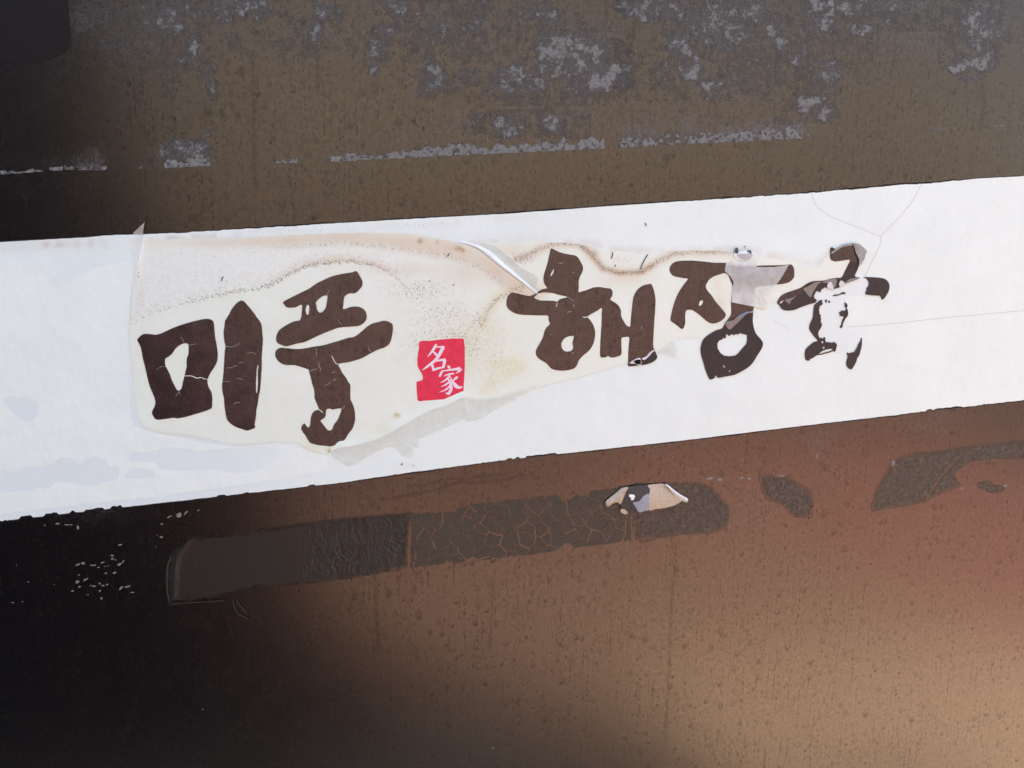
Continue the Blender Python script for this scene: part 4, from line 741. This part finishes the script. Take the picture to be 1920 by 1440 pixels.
sheet('film_flap', [[(1232, 662), (1245, 652), (1262, 641), (1268, 640), (1270, 652), (1272, 666), (1265, 669), (1250, 665)]], [], 0.0012, lift_m, strip, 0.0, 5, hfn=lambda P: .001 * sstep(1235, 1272, P[:, 0]))
sheet('film_spike', [[(271, 417), (269, 430), (268, 441), (258, 440), (251, 438), (250, 436), (256, 431), (263, 424)]], [], 0.0012, clear_m, strip, 0.0, 3, hfn=lambda P: .003 * sstep(440, 418, P[:, 1]), curve=False)
sheet('film_flap', [HH([(838, 998), (870, 975), (930, 960), (1000, 905), (1050, 880), (1085, 865), (1120, 862), (1158, 850), (1150, 878), (1120, 880), (1085, 888), (1040, 930), (980, 990), (930, 1035), (905, 1062), (880, 1066), (855, 1035)])], [], LH + .0003, grey_m, strip, 0.0, 4, hfn=lambda P: .0016 * np.exp(-(linedist(P, HH([(850, 1000), (1000, 940), (1150, 860)]))[0] / 3) ** 2))
sheet('film_flap', [JJ([(635, 612), (700, 575), (760, 540), (840, 532), (800, 560), (770, 610), (740, 660), (720, 705), (690, 680), (660, 640)])], [], LH + .0003, grey_m, strip, 0.0, 4, hfn=lambda P: .0014 * sstep(545, 530, P[:, 1]))
sheet('film_flap', [JJ([(430, 735), (470, 720), (520, 705), (560, 680), (530, 715), (500, 745), (480, 785), (460, 765)])], [], LH + .0003, grey_m, strip, 0.0, 3, hfn=lambda P: .001 * sstep(1472, 1490, P[:, 0]))
sheet('film_flap', [JJ([(850, 530), (930, 505), (1010, 498), (1010, 540), (1000, 590), (975, 600), (950, 560), (900, 545)])], [], LH + .0003, grey_m, strip, 0.0, 3)
sheet('film_flap', [JJ([(1110, 545), (1150, 505), (1200, 490), (1275, 486), (1230, 508), (1170, 530)])], [], LH + .0003, grey_m, strip, 0.0, 3)
peel_m = film_mat('pale_peel', (0.76, 0.72, 0.70, 1), 1.0, .4, .0006, 500)
sheet('film_flap', [JJ([(905, 575), (925, 535), (950, 530), (965, 560), (980, 610), (950, 615), (915, 605)])], [], LH + .0004, peel_m, strip, 0.0, 3)
sheet('film_flap', [JJ([(1040, 550), (1060, 515), (1080, 520), (1108, 550), (1085, 575), (1050, 590)])], [], LH + .0004, peel_m, strip, 0.0, 3)
sheet('film_flap', [JJ([(370, 770), (395, 745), (415, 738), (405, 755), (385, 775)])], [], LH + .0004, peel_m, strip, 0.0, 3)
sheet('film_flap', [tr(1140, 560, 1, [(48, 117), (58, 114), (63, 118), (60, 126), (52, 122)])], [], LH + .0004, peel_m, strip, 0.0, 3)
sheet('film_flap', [[(1203, 672), (1212, 668), (1219, 660), (1228, 655), (1231, 656), (1224, 660), (1216, 669), (1208, 675)]], [], LH + .0004, peel_m, strip, 0.0, 3)
sheet('film_flap', [[(1180, 681), (1190, 674), (1200, 671), (1201, 683), (1190, 682)]], [], LH + .0004, peel_m, strip, 0.0, 3)
crumb_m = film_mat('curled_peel', (0.46, 0.42, 0.36, 1), 1.0, .5, .0012, 900)
sheet('film_flap', [jag(crom(JJ([(1200, 100), (1240, 98), (1300, 130), (1355, 188), (1330, 225), (1322, 260), (1305, 295), (1290, 325), (1262, 345), (1270, 300), (1255, 250), (1230, 200), (1215, 150)]), 2), .7, 4, 2)], [], LH + .0004, crumb_m, strip, 0.0, 3, curve=False, hfn=lambda P: .0018 * (fbm(P[:, 0], P[:, 1], 9, 4)))
sheet('film_flap', [jag(crom(JJ([(945, 205), (1000, 165), (1050, 135), (1120, 105), (1200, 98), (1190, 118), (1140, 125), (1080, 140), (1020, 175), (960, 215)]), 2), .6, 4, 2)], [], LH + .0004, crumb_m, strip, 0.0, 3, curve=False, hfn=lambda P: .001 * (fbm(P[:, 0], P[:, 1], 8, 4)))
# blister with two dark bits above the tape
blue_m = simple('blister_grey', (0.46, 0.51, 0.54, 1), .35, .5, .2, 300, .0006); bit_m = simple('dark_bit', (0.06, 0.068, 0.072, 1), .5, .4, .5, 1500)
bl = sheet('blister', [tr(1340, 440, 9, [(320, 325), (350, 300), (400, 290), (480, 270), (560, 270), (640, 300), (660, 340), (640, 390), (590, 430), (540, 450), (470, 440), (400, 430), (350, 405), (325, 365)])], [], 0.0013, fold_m, strip, 0.0, 4, hfn=lambda P: .0016 * g(P, 1397, 475, 15, 9))
sheet('blister_hole', [tr(1340, 440, 9, [(380, 340), (430, 325), (520, 325), (600, 320), (645, 330), (625, 385), (580, 420), (530, 432), (470, 420), (420, 395)])], [], 0.0016, blue_m, bl, 0.0, 4, hfn=lambda P: .0016 * g(P, 1397, 475, 15, 9))
for q in ([(345, 260), (352, 225), (370, 213), (388, 225), (405, 255), (400, 290), (390, 318), (350, 310), (335, 295)], [(545, 285), (565, 262), (590, 258), (612, 272), (625, 300), (610, 328), (590, 320), (585, 290), (560, 300)]):
    sheet('dark_bit', [jag(crom(tr(1340, 440, 9, q), 1.5), .5, 4, 3)], [], 0.0019, bit_m, bl, 0.0, 2, curve=False, hfn=lambda P: .0012 * g(P, 1397, 475, 15, 9))
# cloudy tape over the fourth letter
tp = sheet('tape_piece', [straight(tr(1340, 440, 9, [(195, 470), (300, 440), (360, 455), (540, 462), (700, 420), (712, 545), (1000, 548), (1190, 520), (1248, 512), (1150, 690), (1045, 838), (960, 930), (870, 1080), (905, 1150), (850, 1255), (660, 1215), (285, 1140), (300, 960), (320, 800), (260, 700), (170, 610)]), 4)], [], LH + .0003, tape_c, strip, 0.0001, 5, curve=False,
      attrs={'cloud': lambda P: .52 + .20 * sstep(502, 494, P[:, 1]) + .18 * sstep(530, 556, P[:, 1])},
      hfn=lambda P: .0010 * g(P, 1410, 520, 40, 18) + .0008 * (fbm(P[:, 0], P[:, 1], 22, 3) - .3), label='cloudy clear tape piece over the fourth letter')
# single dark scratches and grit on the strip
grit_m = simple('grit', (0.05, 0.045, 0.04, 1), .8, .2)
for q in ([(415, 527), (417, 521), (419, 519)], [(1146, 485), (1148, 479), (1149, 473)], [(1153, 500), (1154, 496)], [(1200, 505), (1208, 488), (1215, 477)], [(1210, 418), (1212, 424)], [(1396, 461), (1397, 464)], [(775, 872), (775, 874)], [(752, 872), (755, 869)], [(839, 481), (843, 475)], [(804, 526), (806, 528)], [(849, 535), (852, 534)], [(255, 518), (261, 519)]):
    sheet('grit', [brush([(x, y, 1.8) for x, y in q])], [], .0014, grit_m, strip, 0.0, 20, curve=False)

# ------------------------------------------------------------------ old tape on the panel under the strip
def tape_mat(name, a, b, rough=.55, spec=.3, sc_=500, bump=.0003, wave=False, alpha=1.0, veins=0.0, soft=False):
    m = M(name); n = m.noise(sc_, 5, .65); w_ = m.warp(.03, 45)
    _c = m.mix(m.ramp(n, .3, .7), a, b)
    if veins:
        rg = m.math('SUBTRACT', 1.0, m.math('MULTIPLY', m.math('ABSOLUTE', m.math('SUBTRACT', m.noise(190, 4, .6, vec=m.warp(.004, 200), sy=330), .5)), 14.0), True)
        _c = m.mix(m.math('MULTIPLY', rg, veins), _c, (0.15, 0.115, 0.088, 1))
    m.set('Base Color', _c); m.set('Roughness', rough); m.set('Specular IOR Level', spec)
    if wave:
        k = m.noise(420, 3, .6, vec=w_, sy=90); _k = m.math('MULTIPLY', m.ramp(k, .3, .7), m.attr('wrinkle'))
        m.bump(m.math('ADD', m.math('MULTIPLY', n, .15), _k), .0005)
        m.set('Base Color', m.mix(m.math('MULTIPLY', m.math('MULTIPLY', m.ramp(k, .56, .72), m.attr('wrinkle')), .55), _c, (0.085, 0.066, 0.050, 1)))
    else: m.bump(n, bump)
    if alpha < 1 or soft:                           # worn so thin that the panel shows through, most of all along its edges
        tr_ = m.n('ShaderNodeBsdfTransparent'); mx = m.n('ShaderNodeMixShader'); a_ = m.ramp(m.noise(230, 5, .7, off=2), .3, .68, alpha - .3, min(1, alpha + .25)) if alpha < 1 else .92
        if soft: a_ = m.math('MULTIPLY', a_, m.ramp(m.math('ADD', m.attr('edge'), m.math('MULTIPLY', m.math('SUBTRACT', m.noise(150, 4, .6, off=6), .5), 1.2)), -.1, .75, .12, 1.0))
        m.link(a_, mx.inputs[0])
        m.t.links.new(tr_.outputs[0], mx.inputs[1]); m.t.links.new(m.b.outputs[0], mx.inputs[2]); m.t.links.new(mx.outputs[0], m.out.inputs[0])
    return m.m
t_smooth = tape_mat('grey_tape', (0.0150, 0.0130, 0.0102, 1), (0.0205, 0.0178, 0.0142, 1), .38, .5, 350, wave=True, soft=True)
t_crack = tape_mat('cracked_tape', (0.033, 0.026, 0.0185, 1), (0.053, 0.042, 0.030, 1), .45, .45, 500, .0004)
t_rough = tape_mat('rough_tape', (0.030, 0.023, 0.016, 1), (0.075, 0.056, 0.039, 1), .45, .6, 330, .0010, alpha=.72, veins=.6, soft=True)
t_green = tape_mat('grey_green_tape', (0.040, 0.036, 0.024, 1), (0.080, 0.073, 0.050, 1), .5, .5, 260, .0006, alpha=.72, veins=.25, soft=True)

def edge_of(poly, w_):
    loop = list(poly) + [poly[0]]
    return lambda P: np.clip(linedist(P, loop)[0] / w_, 0, 1)
tape = thing('tape_strip', 'long dark tape strip below the white strip, smooth left and crackled in the middle', 'tape')
smooth_poly = [(313, 1134), (311, 1100), (310, 1070), (316, 1045), (330, 1024), (350, 1010), (372, 1004), (430, 1000), (520, 988), (600, 975), (680, 968), (760, 962), (771, 962), (768, 985), (766, 1010), (764, 1040), (762, 1064), (720, 1075), (640, 1088), (560, 1097), (480, 1104), (440, 1112), (390, 1126), (345, 1130)]
sheet('tape_end', [jag(crom(smooth_poly, 3), .8, 10, 4)], [], .00028, t_smooth, tape, .0, 5, curve=False, attrs={'edge': edge_of(smooth_poly, 12), 'wrinkle': lambda P: sstep(520, 640, P[:, 0]) * (.4 + .8 * fbm(P[:, 0], P[:, 1], 40, 3))},
      hfn=lambda P: .0005 * sstep(560, 660, P[:, 0]) * (fbm(P[:, 0] + 8 * fbm(P[:, 0], P[:, 1], 20, 4), P[:, 1] * .3, 9, 6) - .3) + .0009 * np.exp(-(linedist(P, [(357, 1012), (335, 1042), (329, 1065), (326, 1120)])[0] / 3.0) ** 2))
crease_m = simple('tape_crease', (0.05, 0.045, 0.037, 1), .5, .4, .4, 900)
for w_, ln in ((1.3, [(357, 1012), (346, 1026), (335, 1042), (331, 1058), (328, 1085), (327, 1125)]), (2.2, [(318, 1130), (314, 1110), (313, 1080), (316, 1055), (322, 1042)]), (1.6, [(437, 1126), (440, 1140), (450, 1153), (466, 1160)]), (1.8, [(443, 1124), (451, 1136), (462, 1149)]), (1.2, [(320, 1133), (360, 1130), (420, 1126)]), (2.6, [(365, 1062), (372, 1058)]), (1.8, [(395, 1044), (399, 1043)]), (2.0, [(586, 1025), (594, 1025)]), (1.6, [(640, 996), (644, 995)])):
    sheet('tape_crease', [brush([(x, y, w_ * (.4 + .6 * math.sin(math.pi * (i + .7) / (len(ln) + .4)))) for i, (x, y) in enumerate(ln)])], [], .0012, crease_m, tape, 0.0, 20, curve=False)
# crackled middle: every fragment is its own piece
quad = [(778, 963), (878, 958), (900, 944), (1000, 934), (1120, 920), (1172, 912), (1180, 1014), (1100, 1024), (960, 1044), (870, 1054), (768, 1064)]
def clip(poly, n, d):
    out = []
    for i in range(len(poly)):
        a, b = poly[i - 1], poly[i]; da = a @ n - d; db = b @ n - d
        if da <= 0: out.append(a) if False else None
        if (da <= 0) != (db <= 0): out.append(a + (b - a) * da / (da - db))
        if db <= 0: out.append(b)
    return out
def fragments():
    rs = np.random.RandomState(23); S = []
    while len(S) < 125:
        q = rs.uniform((770, 905), (1185, 1070))
        if all(np.hypot(*((q - s) * (1, 1.15))) > 11.5 for s in S): S.append(q)
    S = np.array(S); hull = [np.array(p, float) for p in [(772, 962), (900, 945), (1120, 920), (1178, 911), (1184, 1013), (960, 1044), (768, 1064)]]
    ins = inpoly(S, quad)
    for i, s_ in enumerate(S):
        if not (inpoly(s_[None] , [(760, 950), (900, 930), (1185, 900), (1190, 1022), (960, 1056), (760, 1076)])[0]): continue
        poly = [np.array(p, float) for p in [(772, 962), (840, 959), (900, 945), (1000, 934), (1120, 920), (1178, 911), (1184, 1013), (1100, 1024), (960, 1044), (870, 1054), (768, 1064)]]
        for j, o in enumerate(S):
            if i == j or np.hypot(*(o - s_)) > 130: continue
            n = (o - s_) / np.hypot(*(o - s_)); r2 = random.Random(min(i, j) * 1000 + max(i, j)); gap = r2.choice((.35, .5, .7, 1.0, 1.3, 1.8))
            poly = clip(poly, n, (o + s_) @ n / 2 - gap)
            if len(poly) < 3: break
        if len(poly) < 3: continue
        P = np.array(poly); ar = abs(np.sum(P[:, 0] * np.roll(P[:, 1], -1) - P[:, 1] * np.roll(P[:, 0], -1))) / 2
        c_ = P.mean(0)
        if ar < 25 or np.hypot((c_[0] - 835) / 40, (c_[1] - 1035) / 16) < .3: continue
        hs = []
        for _ in range(rs.randint(0, 3)):
            e = P[rs.randint(len(P))] * .72 + P[rs.randint(len(P))] * .28; t_ = c_ + rs.uniform(-9, 9, 2); m_ = (e + t_) / 2 + rs.uniform(-4, 4, 2)
            e = c_ + (e - c_) * .93
            hs.append(brush([(e[0], e[1], 1.6), (m_[0], m_[1], 1.1), (t_[0], t_[1], .4)]))
        sheet('tape_fragment', [jag(jag(straight(P, 2.0), 2.5, 30, 9), 1.3, 7, 4)], hs, .00025 + .00008 * rs.rand(), t_crack, tape, .0002, 14, curve=False, hfn=lambda P_: .00012 * (fbm(P_[:, 0], P_[:, 1], 14, 3) - .3))
fragments()
rough_poly = [(1186, 912), (1230, 906), (1290, 902), (1318, 905), (1340, 916), (1352, 930), (1366, 948), (1371, 962), (1366, 985), (1355, 996), (1335, 1001), (1300, 1005), (1270, 1006), (1240, 1010), (1192, 1013)]
sheet('tape_end', [jag(crom(rough_poly, 3), 1.4, 8, 4)], [], .0003, t_rough, tape, .0, 4, curve=False, attrs={'edge': edge_of(rough_poly, 14)}, hfn=lambda P: .0006 * (fbm(P[:, 0], P[:, 1], 16, 6) - .3))
# rounded wrinkle line right of the crackle
leaf = [(1422, 893), (1440, 888), (1462, 892), (1478, 893), (1500, 905), (1518, 916), (1527, 932), (1527, 950), (1522, 972), (1505, 974), (1486, 968), (1466, 948), (1440, 940), (1428, 920)]
sc1 = sheet('tape_scrap', [jag(crom(leaf, 3), 1.6, 8, 4)], [], .0003, t_rough, None, .0, 4, curve=False, attrs={'edge': edge_of(leaf, 16)}, hfn=lambda P: .0006 * (fbm(P[:, 0], P[:, 1], 13, 9) - .3),
      label='small leaf-shaped scrap of wrinkled dark tape on the panel', category='tape scrap', group='tape scraps under the strip')
rem = [(1633, 957), (1637, 930), (1648, 906), (1664, 880), (1680, 862), (1700, 851), (1740, 846), (1770, 843), (1800, 838), (1830, 834), (1880, 829), (1990, 822), (1990, 856), (1925, 862), (1880, 861), (1840, 864), (1812, 872), (1792, 890), (1802, 912), (1770, 925), (1735, 942), (1690, 952), (1655, 956)]
sc2 = sheet('tape_scrap', [jag(crom(rem, 3), 1.2, 9, 4)], [brush([(1808, 850, 2.5), (1775, 885, 2.2), (1752, 915, 2.5), (1738, 938, 2)])], .0003, t_green, None, .0, 5, curve=False, attrs={'edge': edge_of(rem, 12)}, hfn=lambda P: .0003 * (fbm(P[:, 0], P[:, 1], 20, 9) - .3),
      label='long grey green tape remnant at the right edge under the strip', category='tape scrap', group='tape scraps under the strip')
tiny = [(1830, 908), (1850, 900), (1866, 908), (1886, 914), (1880, 924), (1860, 925), (1840, 918)]
sheet('tape_scrap', [jag(crom(tiny, 3), 1.2, 8, 4)], [], .0003, t_green, None, .0, 5, curve=False, attrs={'edge': edge_of(tiny, 7)}, label='tiny grey tape scrap just below the long remnant at right', category='tape scrap', group='tape scraps under the strip')
# clear film corner, upper left
fc = M('dusty_film'); _n = fc.noise(900, 4, .7); _c = fc.mix(fc.ramp(_n, .62, .78), (0.014, 0.012, 0.0115, 1), (0.06, 0.055, 0.05, 1)); fc.set('Base Color', _c); fc.set('Roughness', .35); fc.set('Specular IOR Level', .16)
sheet('film_patch', [[(-60, -60), (128, -60), (128, 0), (131, 40), (133, 70), (131, 86), (120, 98), (95, 110), (60, 117), (25, 116), (-60, 110)]], [], .0002, fc.m, None, .00015, 12, label='dusty clear film patch with a rounded corner, upper left of the panel', category='film patch')
# crumpled flake
fl = thing('tape_flake', 'crumpled beige tape flake with a dark hole and painted silver glint on the long tape', 'tape flake')
Z = lambda p: tr(1120, 890, 9.6, p)
beige = simple('beige_tape', lin(196, 178, 152), .5, .35, .22, 500, .0008); dark_b = simple('dark_blister', (0.055, 0.048, 0.04, 1), .5, .4, .5, 450, .001); bl_g = simple('grey_foil', lin(150, 158, 165), .3, .6, .2, 600, .0006); wh = simple('white_curl', lin(226, 224, 218), .35, .5, .06, 300)
glint = M('painted_glint'); glint.set('Base Color', (0.95, 0.95, 0.95, 1)); glint.set('Metallic', 0.4); glint.set('Roughness', .35); glint.bump(glint.noise(900, 2, .5), .001)  # near-white patch that puts the flake's bright glint into colour
hfl = lambda P: .0022 * g(P, 1215, 937, 60, 24) + .0018 * np.exp(-(linedist(P, Z([(520, 260), (340, 440), (200, 520)]))[0] / 3) ** 2) + .0022 * np.exp(-(linedist(P, Z([(1240, 190), (1400, 320), (1620, 460)]))[0] / 3) ** 2) + .0004 * fbm(P[:, 0], P[:, 1], 8, 2)
FH = .0009
for nm, mt, q, dh in (('beige_wing', beige, [(155, 480), (260, 390), (380, 290), (450, 240), (560, 228), (520, 300), (480, 400), (440, 490), (415, 540), (380, 505), (330, 500), (260, 530), (215, 570), (165, 565)], 0),
                  ('beige_wing', beige, [(905, 195), (1000, 175), (1100, 165), (1220, 172), (1300, 250), (1340, 330), (1420, 400), (1520, 470), (1400, 545), (1220, 600), (1060, 620), (930, 632), (930, 400), (945, 260)], 0),
                  ('dark_blister', dark_b, [(562, 225), (620, 205), (760, 190), (900, 195), (930, 260), (925, 340), (830, 390), (760, 470), (690, 480), (640, 500), (690, 590), (720, 650), (640, 690), (560, 680), (500, 640), (430, 620), (420, 540), (450, 480), (490, 390), (525, 300)], 0),
                  ('grey_foil', bl_g, [(925, 345), (928, 632), (860, 650), (780, 680), (722, 655), (692, 590), (640, 500), (700, 490), (765, 470), (830, 392)], 0),
                  ('white_curl', wh, [(1225, 170), (1260, 175), (1400, 290), (1520, 370), (1630, 440), (1610, 498), (1520, 465), (1420, 396), (1345, 325), (1300, 245)], .0005),
                  ('beige_tip', beige, [(420, 625), (490, 625), (550, 690), (510, 715), (430, 680)], .0002), ('glint', glint.m, [(570, 360), (620, 352), (670, 370), (672, 410), (640, 460), (600, 450), (605, 410), (575, 400)], .0006)):
    sheet(nm, [jag(crom(Z(q), 1.5), .4, 4, 3)], [], FH + dh, mt, fl, .0, 3, curve=False, hfn=hfl)
